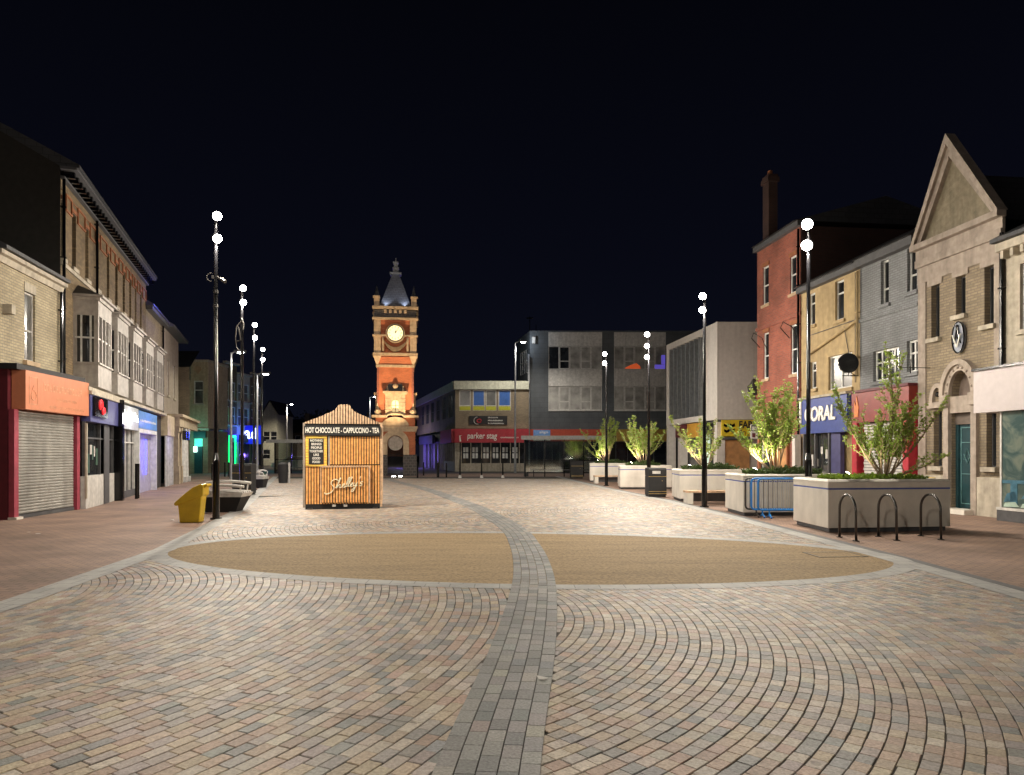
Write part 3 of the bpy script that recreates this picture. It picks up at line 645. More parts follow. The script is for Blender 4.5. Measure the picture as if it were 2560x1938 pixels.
shelley = [[(-.6, -.5), (-.3, -.75), (.3, -.6), (.55, -.1), (.35, .25), (.05, .55), (.1, .95), (.5, 1.1), (.85, .9)],
 [(.75, -.05), (1.0, .5), (1.15, 1.15), (1.0, 1.1), (.95, .3), (.92, -.1), (1.1, .25), (1.3, .3), (1.3, -.05), (1.42, -.1), (1.6, .05)],
 [(1.6, .05), (1.85, .25), (1.8, .4), (1.65, .25), (1.7, -.05), (1.95, -.08), (2.2, .4), (2.35, 1.1), (2.2, 1.1), (2.1, .3), (2.15, -.05), (2.4, .2), (2.65, 1.1), (2.5, 1.1), (2.4, .3), (2.45, -.05), (2.65, .02)],
 [(2.65, .02), (2.9, .25), (2.85, .4), (2.7, .25), (2.75, -.05), (3.0, -.05), (3.1, .1)], [(3.1, .4), (3.1, .05), (3.3, -.02), (3.5, .4)], [(3.5, .4), (3.4, -.1), (3.25, -.65), (3.0, -.75), (3.05, -.5), (3.4, -.15), (3.6, 0)],
 [(3.75, 1.15), (3.7, .85)], [(4.25, .4), (4.0, .38), (3.95, .2), (4.2, .1), (4.15, -.1), (3.85, -.1)]]
stroke(shelley, .735, .62, .215, .0125, 'script', fl, -.10)
MB().box(.05, -.0, .0, W - .05, Dp - .05, .158).build('base', 'blackm', t); MB().box(.8, -.05, .08, .9, .0 - .003, .15).box(1.12, -.05, .08, 1.22, -.003, .15).build('sockets', 'greypanel', t)
for xx in (.1, W - .25):
    MB().box(xx, -.04, 0, xx + .15, -.003, .05).build('foot', 'steel', t)

# ================================================================ CLOCK TOWER
TD = 53.0; TX = gx(989.5, TD); S = TD / FP
TW = thing('clock_tower', 'floodlit orange brick clock tower with stone bands and slate spire', 'clock tower', (TX, TD, 0), R(8))
def tz(py): return CAM_H - (py - HZ) * S
def sq(q, h, z0, z1, h1=None, mi=0):
    h1 = h1 or h; return q.prism([(-h, -h), (h, -h), (h, h), (-h, h)], z0, z1, mi, [(-h1, -h1), (h1, -h1), (h1, h1), (-h1, h1)])
yo = 0
hb = 48 * S; hs = 43.5 * S; hu = 51 * S          # half widths of base, shaft, upper stage
# base with arched opening on the front
arcr = 19 * S; az = tz(1109); top_b = tz(1071)
q = MB(); seg = 14
bz = tz(1137)
def arch_wall(q, h, r, z0, zc, z1, y0, y1, mi=0):
    """front slab with a round-headed opening (thickness y0..y1)"""
    pts = [(-h, z0), (-r, z0), (-r, zc)] + [(-r * math.cos(math.pi * i / seg), zc + r * math.sin(math.pi * i / seg)) for i in range(1, seg)] + [(r, zc), (r, z0), (h, z0), (h, z1), (-h, z1)]
    k = len(pts)
    # strips for a clean mesh
    xs = [-r * math.cos(math.pi * i / seg) for i in range(seg + 1)]; zz = [zc + r * math.sin(math.pi * i / seg) for i in range(seg + 1)]
    q.box(-h, y0, z0, -r, y1, z1, mi); q.box(r, y0, z0, h, y1, z1, mi)
    for i in range(seg):
        q.add([(xs[i], y0, zz[i]), (xs[i + 1], y0, zz[i + 1]), (xs[i + 1], y0, z1), (xs[i], y0, z1), (xs[i], y1, zz[i]), (xs[i + 1], y1, zz[i + 1]), (xs[i + 1], y1, z1), (xs[i], y1, z1)], [[0, 1, 2, 3], [5, 4, 7, 6], [4, 5, 1, 0], [3, 2, 6, 7]], mi)
arch_wall(q, hb, arcr, bz, az, top_b, -hb, -hb + .5)
q.box(-hb, -hb + .5, bz, -hb + .5, hb, top_b).box(hb - .5, -hb + .5, bz, hb, hb, top_b).box(-hb + .5, hb - .1, 1.4, hb - .5, hb, top_b)
q.build('lower_wall', 'brick_orange', TW)
for sx in (-1, 1): MB().prism([(sx * (hb + .1), -hb - .1), (sx * arcr, -hb - .1), (sx * arcr, -hb + .55), (sx * (hb - .4), -hb + .55), (sx * (hb - .4), hb), (sx * (hb + .1), hb)][::-sx], 0, bz).build('base', 'brick_dark', TW)
# arch surround + roundel + gate
q = MB(); r0, r1 = arcr, 33 * S
for i in range(seg):
    a0, a1 = math.pi * i / seg, math.pi * (i + 1) / seg; y0, y1 = -hb - .09, -hb - .003
    P = [(r0, a0), (r1, a0), (r1, a1), (r0, a1)]
    q.add([(r * math.cos(a), y0, az + r * math.sin(a)) for r, a in P] + [(r * math.cos(a), y1, az + r * math.sin(a)) for r, a in P], [[0, 1, 2, 3], [1, 5, 6, 2], [0, 3, 7, 4], [7, 6, 5, 4], [0, 4, 5, 1], [3, 2, 6, 7]])
q.box(-r1, -hb - .09, bz - .3, -r0, -hb - .003 - .1 + .097, az - .01).box(r0, -hb - .09, bz - .3, r1, -hb - .006, az - .01).box(-.13, -hb - .14, az + r0 - .02, .13, -hb - .092, az + r1 + .1)
q.build('arch_surround', 'stone', TW)
MB().tube([(0, -hb + .12, az), (0, -hb + .22, az)], 18 * S, 32).build('roundel', 'pinkstone', TW)
q = MB()
for i in range(-6, 7): q.box(i * .085 - .012, -hb + .30, .05, i * .085 + .012, -hb + .32, az - .1)
q.box(-arcr, -hb + .29, .1, arcr, -hb + .33, .16); q.box(-arcr, -hb + .29, 1.5, arcr, -hb + .33, 1.55); q.build('gate', 'black', TW)
q = MB(); q.box(-hb - .18, -hb - .18, tz(1074), hb + .18, hb + .1, tz(1068)); sq(q, hb + .10, tz(1074) - .2, tz(1074)); q.build('lower_cornice', 'stone', TW)
MB().box(-hb + .02, -hb + .02, tz(1068), hb - .02, hb, tz(1047)).build('middle_wall', 'brick_orange', TW)
q = MB(); y0 = -hb - .12; c0 = tz(1068) + .03
pts = [(-33 * S, c0)] + [(33 * S, c0)] + [(33 * S * math.cos(math.pi * i / 12), c0 + 22 * S * math.sin(math.pi * i / 12)) for i in range(1, 12)]
q.prismy(pts, y0, -hb); q.build('hood_panel', 'stone', TW)
q = MB(); q.box(-hb - .25, -hb - .25, tz(1047), -22 * S, hb + .2, tz(1041)).box(22 * S, -hb - .25, tz(1047), hb + .25, hb + .2, tz(1041))
n_ = 10
for i in range(n_):
    a0, a1 = math.pi * i / n_, math.pi * (i + 1) / n_; P = [(20 * S, a0), (24 * S, a0), (24 * S, a1), (20 * S, a1)]; zc = tz(1047)
    q.add([(r * math.cos(a), -hb - .28, zc + r * .45 * math.sin(a)) for r, a in P] + [(r * math.cos(a), -hb, zc + r * .45 * math.sin(a)) for r, a in P], [[0, 1, 2, 3], [1, 5, 6, 2], [0, 3, 7, 4], [0, 4, 5, 1], [3, 2, 6, 7]])
q.build('upper_cornice', 'stone', TW)
for sx in (-1, 1):
    q = MB(); q.prismy([(sx * 33 * S, tz(1041)), (sx * 47 * S, tz(1041)), (sx * 46 * S, tz(1030)), (sx * 44.3 * S, tz(1020)), (sx * 44 * S, tz(1010))][::sx], -hb + .1, -hb + .5); q.ball((sx * 42 * S, -hb + .05, tz(1033)), .25, 10, 6); q.build('scroll_bracket', 'stone', TW)
    q = MB(); q.box(sx * 43.8 * S, -.6, tz(1030), sx * 49 * S, .6, tz(990)).box(sx * 43.8 * S, -.75, tz(990), sx * 52 * S, .75, tz(984)); q.build('side_niche', 'stone', TW)
q = MB(); sq(q, hs, tz(1041), tz(920)); q.build('shaft', 'brick_orange', TW)
q = MB()
for sx in (-1, 1): q.box(sx * (hs + .02), -hs - .02, tz(1041), sx * (hs - .12), -hs - .005 + .1, tz(920))
q.build('quoins', 'brick_red', TW)
# niche
q = MB(); nx = 24 * S; y0 = -hs - .22
ax = 8 * S; zt = tz(1012)
q.box(-nx, y0, tz(1041), -ax, -hs, tz(990)).box(ax, y0, tz(1041), nx, -hs, tz(990)).box(-ax, y0, tz(1041), ax, -hs, tz(1033))
for i in range(8):
    a, c = math.pi * i / 8, math.pi * (i + 1) / 8
    q.add([(ax * math.cos(a), y0, zt + ax * math.sin(a)), (ax * math.cos(c), y0, zt + ax * math.sin(c)), (ax * math.cos(c), y0, tz(990)), (ax * math.cos(a), y0, tz(990))], [[3, 2, 1, 0][::-1]])
    q.add([(ax * math.cos(a), y0, zt + ax * math.sin(a)), (ax * math.cos(c), y0, zt + ax * math.sin(c)), (ax * math.cos(c), -hs, zt + ax * math.sin(c)), (ax * math.cos(a), -hs, zt + ax * math.sin(a))], [[0, 1, 2, 3]])
for k in range(4): q.box(-nx - .02, y0 - .03, tz(1030 - k * 9), -ax - .07, y0, tz(1030 - k * 9) + .05).box(ax + .07, y0 - .03, tz(1030 - k * 9), nx + .02, y0, tz(1030 - k * 9) + .05)
q.build('niche', 'stone', TW)
q = MB(); q.box(-nx - .1, y0 - .1, tz(990), nx + .1, -hs, tz(987)).box(-nx - .18, y0 - .2, tz(986.9), nx + .18, -hs, tz(983)); q.build('niche_cornice', 'stone', TW)
M['warmlit'] = emit('lit_window_glass', (1, .85, .45), .3)
MB().box(-ax, -hs - .05, tz(1033), ax, -hs - .02, tz(1004)).build('niche_window', 'warmlit', TW)
q = MB(); q.box(-.03, -hs - .07, tz(1033), .03, -hs - .052, tz(1005)).box(-ax, -hs - .07, tz(1018), ax, -hs - .052, tz(1017)); q.build('window_bars', 'stone', TW)
q = MB(); q.prism([(-nx - .05, y0 + .02), (nx + .05, y0 + .02), (nx + .05, -hs), (-nx - .05, -hs)], tz(983), tz(964), 0, [(-nx + .25, -hs - .08), (nx - .25, -hs - .08), (nx - .25, -hs), (-nx + .25, -hs)]); q.build('niche_roof', 'slate', TW)
q = MB(); q.ball((0, y0 + .05, tz(970)), .2, 10, 6); q.cyl(-nx + .15, y0 + .05, tz(983), tz(970), .09, .03).cyl(nx - .15, y0 + .05, tz(983), tz(970), .09, .03); q.build('finials', 'stone', TW)
# bands & corbelled upper stage
q = MB(); sq(q, hs + .08, tz(924), tz(918)); q.build('stone_band', 'stone', TW)
MB().prism([(-hs, -hs), (hs, -hs), (hs, hs), (-hs, hs)], tz(918), tz(899), 0, [(-hs - .12, -hs - .12), (hs + .12, -hs - .12), (hs + .12, hs + .12), (-hs - .12, hs + .12)]).build('corbel_wall', 'brick_orange', TW)
for sx in (-1, 1):
    for sy in (-1, 1):
        q = MB(); cx = sx * hs; cy = sy * hs
        q.prism([(cx - .03, cy - .03), (cx + .03, cy - .03), (cx + .03, cy + .03), (cx - .03, cy + .03)], tz(920), tz(897), 0, [(cx - .3 + .0, cy - .3), (cx + .3, cy - .3), (cx + .3, cy + .3), (cx - .3, cy + .3)]); q.build('corner_corbel', 'stone', TW)
def band(z, k, th=.1):
    q = MB(); sq(q, hu + k, z - th, z); q.build('stone_band', 'stone', TW)
q = MB(); sq(q, hu - .22, tz(898), tz(785)); q.build('clock_stage', 'brick_orange', TW)
band(tz(890), .08, .18); band(tz(846), .10, .1); band(tz(804), .12, .14)
for sx in (-1, 1):
    for sy in (-1, 1):
        q = MB()
        for za, zb in ((889.9, 849), (845.9, 808)):
            x0 = sx * (hu); x1 = sx * (hu - 16 * S); ya = sy * hu; yb = sy * (hu - 16 * S)
            q.box(x0, ya, tz(za), x1, yb, tz(zb))
        q.build('corner_pier', 'stone', TW)
        q = MB()
        q.box(sx * hu, sy * hu, tz(783), sx * (hu - 13 * S), sy * (hu - 13 * S), tz(755.5)).box(sx * (hu + .08), sy * (hu + .08), tz(755.4), sx * (hu - 14 * S), sy * (hu - 14 * S), tz(752))
        q.build('corner_turret', 'stone', TW)
        cx = sx * (hu - 6.5 * S); cy = sy * (hu - 6.5 * S); MB().tube([(cx, cy, tz(752)), (cx, cy, tz(725))], [.2, .01], 8).build('turret_cap', 'slate', TW)
q = MB(); sq(q, hu - .02, tz(803), tz(786)); q.build('parapet_wall', 'brick_dark', TW)
q = MB()
for sy in (-1, 1):
    for i in range(5):
        x = (-2 + i) * 12 * S; q.box(x - .09, sy * (hu - .01), tz(793), x + .09, sy * (hu + .13), tz(785)); q.box(sy * (hu - .01), x - .09, tz(793), sy * (hu + .13), x + .09, tz(785))
    
q.build('corbels', 'stone', TW); band(tz(777), .12, .17)
# clock faces
M['clockface'] = emit('clock_glass', (1, .88, .52), .8)
q = MB(); zc = tz(842.5); yf = -hu - .02
q.tube([(0, yf - .16, zc), (0, yf + .4, zc)], 23 * S, 40); q.build('clock_case', 'stone', TW)
q = MB(); q.tube([(0, yf - .19, zc), (0, yf - .161, zc)], 20.3 * S, 40); q.build('clock_rim', 'steel', TW)
cf = MB().tube([(0, yf - .20, zc), (0, yf - .191, zc)], 18.3 * S, 40).build('clock_face', 'clockface', TW)
q = MB()
for h in range(12):
    a = R(30 * h); r_ = 15.5 * S; q.tube([(math.sin(a) * r_ * .80, yf - .212, zc + math.cos(a) * r_ * .80), (math.sin(a) * r_ * 1.04, yf - .212, zc + math.cos(a) * r_ * 1.04)], .028, 4)
q.build('hour_marks', 'lead', cf)
q = MB()
for a, ln, w_ in ((R(38), 12 * S, .03), (R(10), 8 * S, .04)): q.tube([(0, yf - .222, zc), (math.sin(a) * ln, yf - .222, zc + math.cos(a) * ln)], [w_, .008], 4)
q.build('hands', 'lead', cf)
q = MB()       # shield-shaped stone apron under the clock
for i in range(16):
    a, c = -30 + 60 * i / 16, -30 + 60 * (i + 1) / 16
    fo = lambda x: tz(857 + 30 * math.cos(x / 30 * math.pi / 2) ** .8 - (0 if abs(x) > 4 else 0)); fi = lambda x: tz(857 + 19 * math.cos(x / 30 * math.pi / 2) ** .9)
    q.prismy([(a * S, fo(a)), (c * S, fo(c)), (c * S, fi(c)), (a * S, fi(a))], yf - .10, yf + .3); q.build('clock_apron', 'stone', TW)
for sx in (-1, 1): MB().box(sx * 32 * S, yf, tz(886), sx * 27 * S, yf + .3, tz(852)).build('clock_bracket', 'stone', TW)
# spire
M['spire'] = brick('spire_slate', (.16, .17, .21), (.20, .21, .25), (.08, .085, .10), .35, .14, .012, .5)
q = MB(); h0 = 38.5 * S; h1 = 8.5 * S; sq(q, h0, tz(776.9), tz(771), h0); sq(q, h0 - .04, tz(771), tz(688), h1); q.build('spire', 'spire', TW)
q = MB(); sq(q, h1 + .16, tz(688), tz(684)); sq(q, h1 - .03, tz(681), tz(673), h1 * .7); sq(q, h1 * .9, tz(673), tz(670)); sq(q, h1 * .55, tz(670), tz(661)); sq(q, h1 * .8, tz(661), tz(656)); sq(q, .03, tz(656), tz(645)); q.build('spire_cap', 'galv', TW)
# lights on the tower
def tower_spot(x, y, aim, pw, ang=50, col=(1, .74, .42), label=None, z=.12):
    t = thing('ground_floodlight', label, 'floodlight', (x, y, 0), 0, 'floodlights at the foot of the clock tower')
    MB().cyl(0, 0, 0, z - .03, .16, .16, 20).build('housing', 'steel', t); MB().cyl(0, 0, z - .028, z - .01, .13, .13, 20).build('lens', 'lens', t)
    lamp_light(t, (0, 0, z), pw, col, .05, 'SPOT', Vector(aim) - Vector((x, y, z)), ang, .5)
tower_spot(gx(984, 47.4), 47.4, (TX - .3, TD - 1.3, 8.6), 5200, 48, label='left of two round white ground lights before the clock tower')
tower_spot(gx(1001, 47.4), 47.4, (TX + .3, TD - 1.3, 9.2), 5200, 48, label='right of two round white ground lights before the clock tower')
for sx, sy in ((-1, -1), (1, -1)):
    lamp_light(TW, (sx * (hb - .1), -hb - .35, tz(1041) + 0.15), 95, (1, .68, .36), .08, 'SPOT', Vector((-sx * .3, .42, 3.2)), 75, .5, 'tower_light')
    lamp_light(TW, (sx * (h0 - .45), -hu + .22, tz(777) + .10), 42, (.75, .85, 1), .06, 'SPOT', Vector((-sx * .15, .42, 1.3)), 110, .7, 'spire_light')

# ================================================================ BUS SHELTERS AND CAR
def shelter(px0, px1, D, label, H=2.72):
    x0, x1 = gx(px0, D), gx(px1, D); w = x1 - x0
    t = thing('bus_shelter', label, 'bus shelter', (x0, D, 0), 0, 'glazed bus shelters')
    MB().prismx([(-.35, H - .32), (1.3, H - .16), (1.3, H - .02), (-.35, H - .05)], -.3, w + .2).build('roof', 'roofgrey', t)
    MB().box(-.1, 1.0, .02, .22, 1.12, H - .2).build('end_panel', 'blackm', t)
    n_ = max(3, round(w / 1.35))
    for i in range(n_ + 1):
        x = w * i / n_; q = MB(); q.box(x - .035, .95, 0, x + .035, 1.02, H - .2); q.build('post', 'black', t)
    for z in (.25, 1.12): MB().box(.04, .965, z, w - .04, .99, z + .06).build('rail', 'black', t)
    q = MB()
    for i in range(n_):
        q.box(w * i / n_ + .04, .972, .33, w * (i + 1) / n_ - .04, .98, 1.1).box(w * i / n_ + .04, .972, 1.2, w * (i + 1) / n_ - .04, .98, H - .25)
    q.build('glazing', 'clear', t)
    MB().box(.5, .5, .46, w - .6, .75, .5).build('seat', 'lead', t)
    for x in (.55, w - .65): MB().box(x, .6, 0, x + .05, .66, .46).build('seat_leg', 'black', t)
M['roofgrey'] = mat('shelter_roof', (.26, .26, .25), .5)
shelter(1314, 1512, 49, 'long black glazed bus shelter before the red and grey shops', 2.9)
shelter(678, 800, 57, 'bus shelter with a pale roof behind the kiosk', 2.8)
M['carpaint'] = mat('silver_car_paint', (.42, .43, .46), .3, .3, .05)
def car(x, y, rz, label, m):
    t = thing('parked_car', label, 'car', (x, y, 0), R(rz), 'parked cars')
    body = [(0, .35), (.05, .75), (.9, .92), (1.45, 1.38), (2.9, 1.42), (3.7, .98), (4.15, .88), (4.2, .35)]
    q = MB(); n_ = len(body); vs = []
    for y_, k in ((0, 1), (.12, 0), (1.58, 0), (1.7, 1)):
        for a, b in body:
            ins = .12 if (k == 1 and b > 1.2) else 0
            vs.append((a, y_ + (.15 if y_ == 0 else -.15) * (1 if k and b > 1.2 else 0), b - (.03 if k else 0)))
    fs = [[r * n_ + i, (r + 1) * n_ + i, (r + 1) * n_ + (i + 1) % n_, r * n_ + (i + 1) % n_] for r in range(3) for i in range(n_)] + [list(range(n_)), list(range(3 * n_, 4 * n_))[::-1]]
    q.add(vs, fs); q.build('body', m, t, smooth=False, bevel=.03)
    for y_ in (.04, 1.66):
        MB().prismy([(1.1, .95), (3.5, .97), (2.85, 1.33), (1.55, 1.31)], y_ - (.0 if y_ < 1 else -.0) - .0, y_ + .02).build('side_window', 'glass', t)
    MB().add([(.93, .2, .96), (.93, 1.5, .96), (1.42, 1.45, 1.36), (1.42, .25, 1.36)], [[0, 3, 2, 1]]).build('windscreen', 'glass', t)
    for x_ in (.8, 3.35):
        for y_ in (.02, 1.5):
            w_ = MB().tube([(x_, y_, .32), (x_, y_ + .2, .32)], .32, 20).build('wheel', 'blackm', t); MB().tube([(x_, y_ - .01, .32), (x_, y_ - .002, .32)], .19, 14).build('rim', 'steel', w_)
    for y_ in (.15, 1.25): MB().box(-.01, y_, .6, .04, y_ + .3, .74).build('headlight', 'whitef', t)
car(gx(678, 66), 66, 12, 'silver hatchback car parked behind the left bus shelter', 'carpaint')
car(gx(760, 72), 72, 5, 'dark car half hidden behind the kiosk', 'navy')
# ================================================================ LEFT ROW
def wins(b, specs, out=0):
    """pixel rectangles -> metric openings on facade b"""
    r = []
    for a, c, t_, bo in specs:
        u0, u1 = b.u(a, out), b.u(c, out); pm = (a + c) / 2
        r.append((u0, u1, b.z(pm, bo, out), b.z(pm, t_, out)))
    return r
def downpipe(b, u, z0, z1, y=-.08, m='black', r=.045):
    q = MB(); q.tube([(u, y, z0), (u, y, z1)], r, 8)
    z = z0 + .6
    while z < z1: q.box(u - .06, y - .055, z, u + .06, -.002, z + .04); z += 1.5
    return q.build('downpipe', m, b)
# --- single-storey shop with the orange fascia
S1 = Bd((-12.1, 17.24), (-12.5, 20.6), 'shop_unit', 'single storey shop with orange fascia and closed roller shutter', 'shop')
L = S1.L
M['maroon'] = mat('maroon_paint', (.10, .008, .015), .6); M['pinkred'] = mat('faded_red_paint', (.34, .05, .08), .6, dirt=.2)
MB().box(0, .12, 0, .25, 1.4, 3.75).box(L - .2, .12, 0, L - .003, .8, 3.6).box(.25, .9, 0, L - .2, 1.0, 3.6).build('wall', 'maroon', S1)
MB().box(-.06, -.12, 3.66, L + .02, 1.5, 3.80).build('roof', 'blackm', S1)
fa = MB().box(.13, -.22, 2.70, L + .02, .1, 3.655).build('fascia', mat('orange_fascia', (.62, .23, .12), .45, var=.06, dirt=.1), S1)
M['faint'] = mat('faded_lettering', (.62, .30, .17), .5)
scribble(fa, "lettering", 14, .95, 3.0, 3.22, 3.40, -.221, "faint", .003, 2)
scribble(fa, "lettering", 14, 1.6, 2.7, 3.0, 3.07, -.221, "faint", .003, 3)
scribble(fa, "lettering", 24, 1.2, 3.1, 2.79, 2.85, -.221, "faint", .003, 4)
q = MB(); q.box(.28, -.226, 3.5, .68, -.221, 3.52).box(.28, -.226, 2.83, .68, -.221, 2.85).box(.28, -.226, 2.85, .295, -.221, 3.5).box(.665, -.226, 2.85, .68, -.221, 3.5)
q.tube([(.48 + .12 * math.sin(R(a)), -.224, 3.05 + .12 * math.cos(R(a))) for a in range(0, 360, 30)], .008, 5); q.tube([(.48, -.224, 3.3), (.42, -.224, 3.2), (.54, -.224, 3.2)], .008, 5); q.build('emblem', 'faint', fa)
q = MB(); nsl = 34; z0, z1 = .10, 2.68; poly = []
for i in range(nsl):
    a = z0 + (z1 - z0) * i / nsl; h = (z1 - z0) / nsl
    q.add([(.22, .06, a), (L - .33, .06, a), (L - .33, .035, a + h * .35), (.22, .035, a + h * .35), (.22, .035, a + h * .75), (L - .33, .035, a + h * .75), (L - .33, .06, a + h), (.22, .06, a + h)], [[0, 1, 2, 3], [3, 2, 5, 4], [4, 5, 6, 7]])
q.build('roller_shutter', mat('shutter_steel', (.42, .41, .38), .4, .4, .12, 3, dirt=.3), S1)
MB().box(.0, -.03, 0, .19, .1, 2.69).build('pilaster', 'pinkred', S1); MB().box(L - .26, -.03, 0, L - .1, .1, 2.69).build('pilaster', 'pinkred', S1)
MB().box(-.03, -.1, .0, .26, .1, .06).build('door_step', 'concrete', S1); MB().box(.22, .02, .0, L - .33, .1, .09).build('threshold', 'lead', S1)
# --- cream brick house behind
S2 = Bd((-12.63, 17.3), (-13.34, 21.0), 'brick_house', 'cream brick house with stone eaves above the orange fascia shop', 'house')
L = S2.L; ops = wins(S2, [(61, 88, 733, 904)])
wall(S2, -.0, L, 0, 6.35, ops, 'brick_cream', rev=.12)
window(S2, *ops[0], y=.06, rows=(.45,), fr='greypanel', gl='glassb', sill='stone', sillp=.1)
MB().box(ops[0][0] - .02, -.02, ops[0][3], ops[0][1] + .02, -.003 + .0, ops[0][3] + .24).build('lintel', 'creamst', S2)
MB().prismx([(0, 6.35), (-.06, 6.35), (-.10, 6.5), (-.2, 6.52), (-.2, 6.62), (0, 6.62)][::-1], 0, L + .02).build('eaves', 'creamst', S2)
MB().prismx([(-.3, 6.63), (-.3, 6.72), (3, 8.6), (6, 6.7), (6, 6.63)][::-1], 0, L - .05).build('roof', 'slate', S2)
MB().box(S2.u(5), -.22, S2.z(10, 785), S2.u(15), -.003, S2.z(10, 762)).build('alarm_box', 'creamst', S2)
downpipe(S2, L - .12, 3.7, 6.35)
# --- tall brown brick terrace with white bays
S3 = Bd((-13.34, 21.0), (-17.71, 34.4), 'terrace', 'tall brown brick terrace with a row of white bay windows', 'building')
L = S3.L
wp = [(153, 160), (180, 190), (213, 221), (240, 247), (267, 273), (288, 294), (307, 312), (323, 328), (337, 341), (350, 354)]
ops = []
for a, c in wp: ops.append((S3.u(a) , S3.u(c), 7.45, 9.15))
wall(S3, 0, L, 3.0, 9.75, ops, 'brick_brown', rev=.2)
for o_ in ops:
    window(S3, *o_, y=.12, rows=(.5,), fr='lead', gl='glass', sill='creamst', sillp=.08)
    MB().box(o_[0] - .04, -.03, 9.17, o_[1] + .04, -.003, 9.28).build('lintel', 'terracotta', S3)
q = MB()
us = [0] + [x for o_ in ops for x in (o_[0], o_[1])] + [L]
for a, c in zip(us[::2], us[1::2]):
    if c - a > .3:
        for z in (8.95, 9.42): q.box(a + .1, -.05, z, c - .1, -.003, z + .05)
        q.box(a + .1, -.05, 9.0, a + .15, -.003, 9.42).box(c - .15, -.05, 9.0, c - .1, -.003, 9.42)
q.box(.1, -.02, 9.44, L - .1, -.003, 9.46); q.build('terracotta_frieze', 'terracotta', S3)
q = MB(); q.box(-.02, -.12, 9.752, L + .02, 0, 9.82); q.box(-.05, -.45, 10.02, L + .05, 0, 10.10)
q.build('cornice', 'lead', S3)
q = MB(); q.box(.1, -.06, 9.83, L - .1, -.003, 10.0); x = .15
while x < L: q.box(x, -.34, 9.83, x + .12, -.003, 10.01); x += .42
q.build('cornice_brackets', 'black', S3)
MB().prismx([(-.5, 10.105), (-.5, 10.2), (4, 12.4), (8, 10.2), (8, 10.105)][::-1], -.0, L).build('roof', 'slate', S3)
MB().prismx([(-.0, 3), (8, 3), (8, 10.1), (4, 12.3), (0, 10.1)], -.01, -.002).build('gable_wall', 'darkwall', S3)  # dark skin over the brick; the unlit gable's shade is in its colour
MB().box(.0, -.06, 7.2, L, -.003, 7.32).build('string_course', 'creamst', S3)
downpipe(S3, S3.u(236), 6.0, 9.8); downpipe(S3, .06, 3.8, 9.8)
for i in range(5):                                  # the bays
    D0 = 22.3 + 2.7 * i; u0 = (D0 - 21) * 1.0518; w = 1.85; pj = .70
    q = MB(); z0, zs, zt, z1 = 3.72, 4.5, 5.98, 6.45
    P = [(u0, 0), (u0 + .02, -pj), (u0 + w - .02, -pj), (u0 + w, 0)][::-1]; P = [(u0, 0), (u0, -pj), (u0 + w, -pj), (u0 + w, 0)]
    q.prism(P, z0, zs); q.prism(P, zt, z1)
    for xx in (u0, u0 + w - .12): q.box(xx, -pj, zs, xx + .12, -pj + .12, zt).box(xx + (0 if xx == u0 else .02), -.10, zs, xx + .1 + (0 if xx == u0 else .02), 0, zt)
    q.box(u0 - .05, -pj - .05, zs - .06, u0 + w + .05, 0, zs - .002)
    for k in range(1, 4): xx = u0 + w * k / 4; q.box(xx - .04, -pj - .02, zs, xx + .04, -pj + .08, zt)
    bay = q.build('bay_window', 'bay', S3)
    MB().prism([(u0 - .05, 0), (u0 - .05, -pj - .06), (u0 + w + .05, -pj - .06), (u0 + w + .05, 0)], z1, z1 + .10).prism([(u0 - .14, 0), (u0 - .14, -pj - .15), (u0 + w + .14, -pj - .15), (u0 + w + .14, 0)], z1 + .10, z1 + .17).build('bay_cornice', 'bay', bay)
    MB().prism([(u0 - .1, 0), (u0 - .1, -pj - .1), (u0 + w + .1, -pj - .1), (u0 + w + .1, 0)], z1 + .172, z1 + .55, 0, [(u0 + .5, 0), (u0 + .5, -.05), (u0 + w - .5, -.05), (u0 + w - .5, 0)]).build('bay_roof', 'slate', bay)
    qq = MB(); qq.box(u0 + .03, -pj + .05, zs, u0 + w - .03, -pj + .06, zt).box(u0 + .04, -pj + .06, zs, u0 + .05, -.0, zt).box(u0 + w - .05, -pj + .06, zs, u0 + w - .04, -.0, zt); qq.build('pane', 'glass', bay)
    qq = MB(); zm = zs + .75
    qq.box(u0 + .1, -pj + .02, zm, u0 + w - .1, -pj + .048, zm + .05).box(u0 + .0, -pj + .1, zm, u0 + .04, -.05, zm + .05)
    qq.box(u0 + .005, -pj * .72, zs, u0 + .04, -pj * .65, zt).box(u0 + .005, -pj * .35, zs, u0 + .04, -pj * .28, zt)
    qq.build('glazing_bars', 'whitef', bay)
# shopfronts below the terrace, .8 m out from the wall
OUT = .81
def su(px): return S3.u(px, OUT)
def shopfront(u0, u1, fz0, fz1, fm, label_name, stall, sm, ncol, door=None, y=-OUT, fr='lead', gl='glass', pil='black'):
    f = MB().box(u0 + .02, y - .12, fz0, u1 - .02, y + .12, fz1).build('fascia', fm, S3)
    MB().box(u0 + .02, y, 0, u1 - .02, y + .14, stall).build('stall_riser', sm, S3)
    w = MB(); n_ = ncol
    for i in range(n_ + 1): x = u0 + .04 + (u1 - u0 - .14) * i / n_; w.box(x, y + .02, stall + .002, x + .06, y + .10, fz0 - .002)
    w.box(u0 + .04, y + .03, fz0 - .5, u1 - .04, y + .09, fz0 - .45)
    fw = w.build('shop_window', fr, S3); MB().box(u0 + .05, y + .11, stall, u1 - .05, y + .125, fz0).build('pane', gl, fw)
    return f
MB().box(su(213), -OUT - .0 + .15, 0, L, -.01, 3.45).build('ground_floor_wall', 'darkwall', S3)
MB().box(su(213), -OUT - .1, 3.452, L + .02, -.002, 3.56).build('shop_canopy', 'creamst', S3)
M['deepgreen'] = mat('green_poster', (.06, .12, .09), .5)
M['periwinkle'] = mat('blue_violet_fascia', (.055, .06, .20), .5)
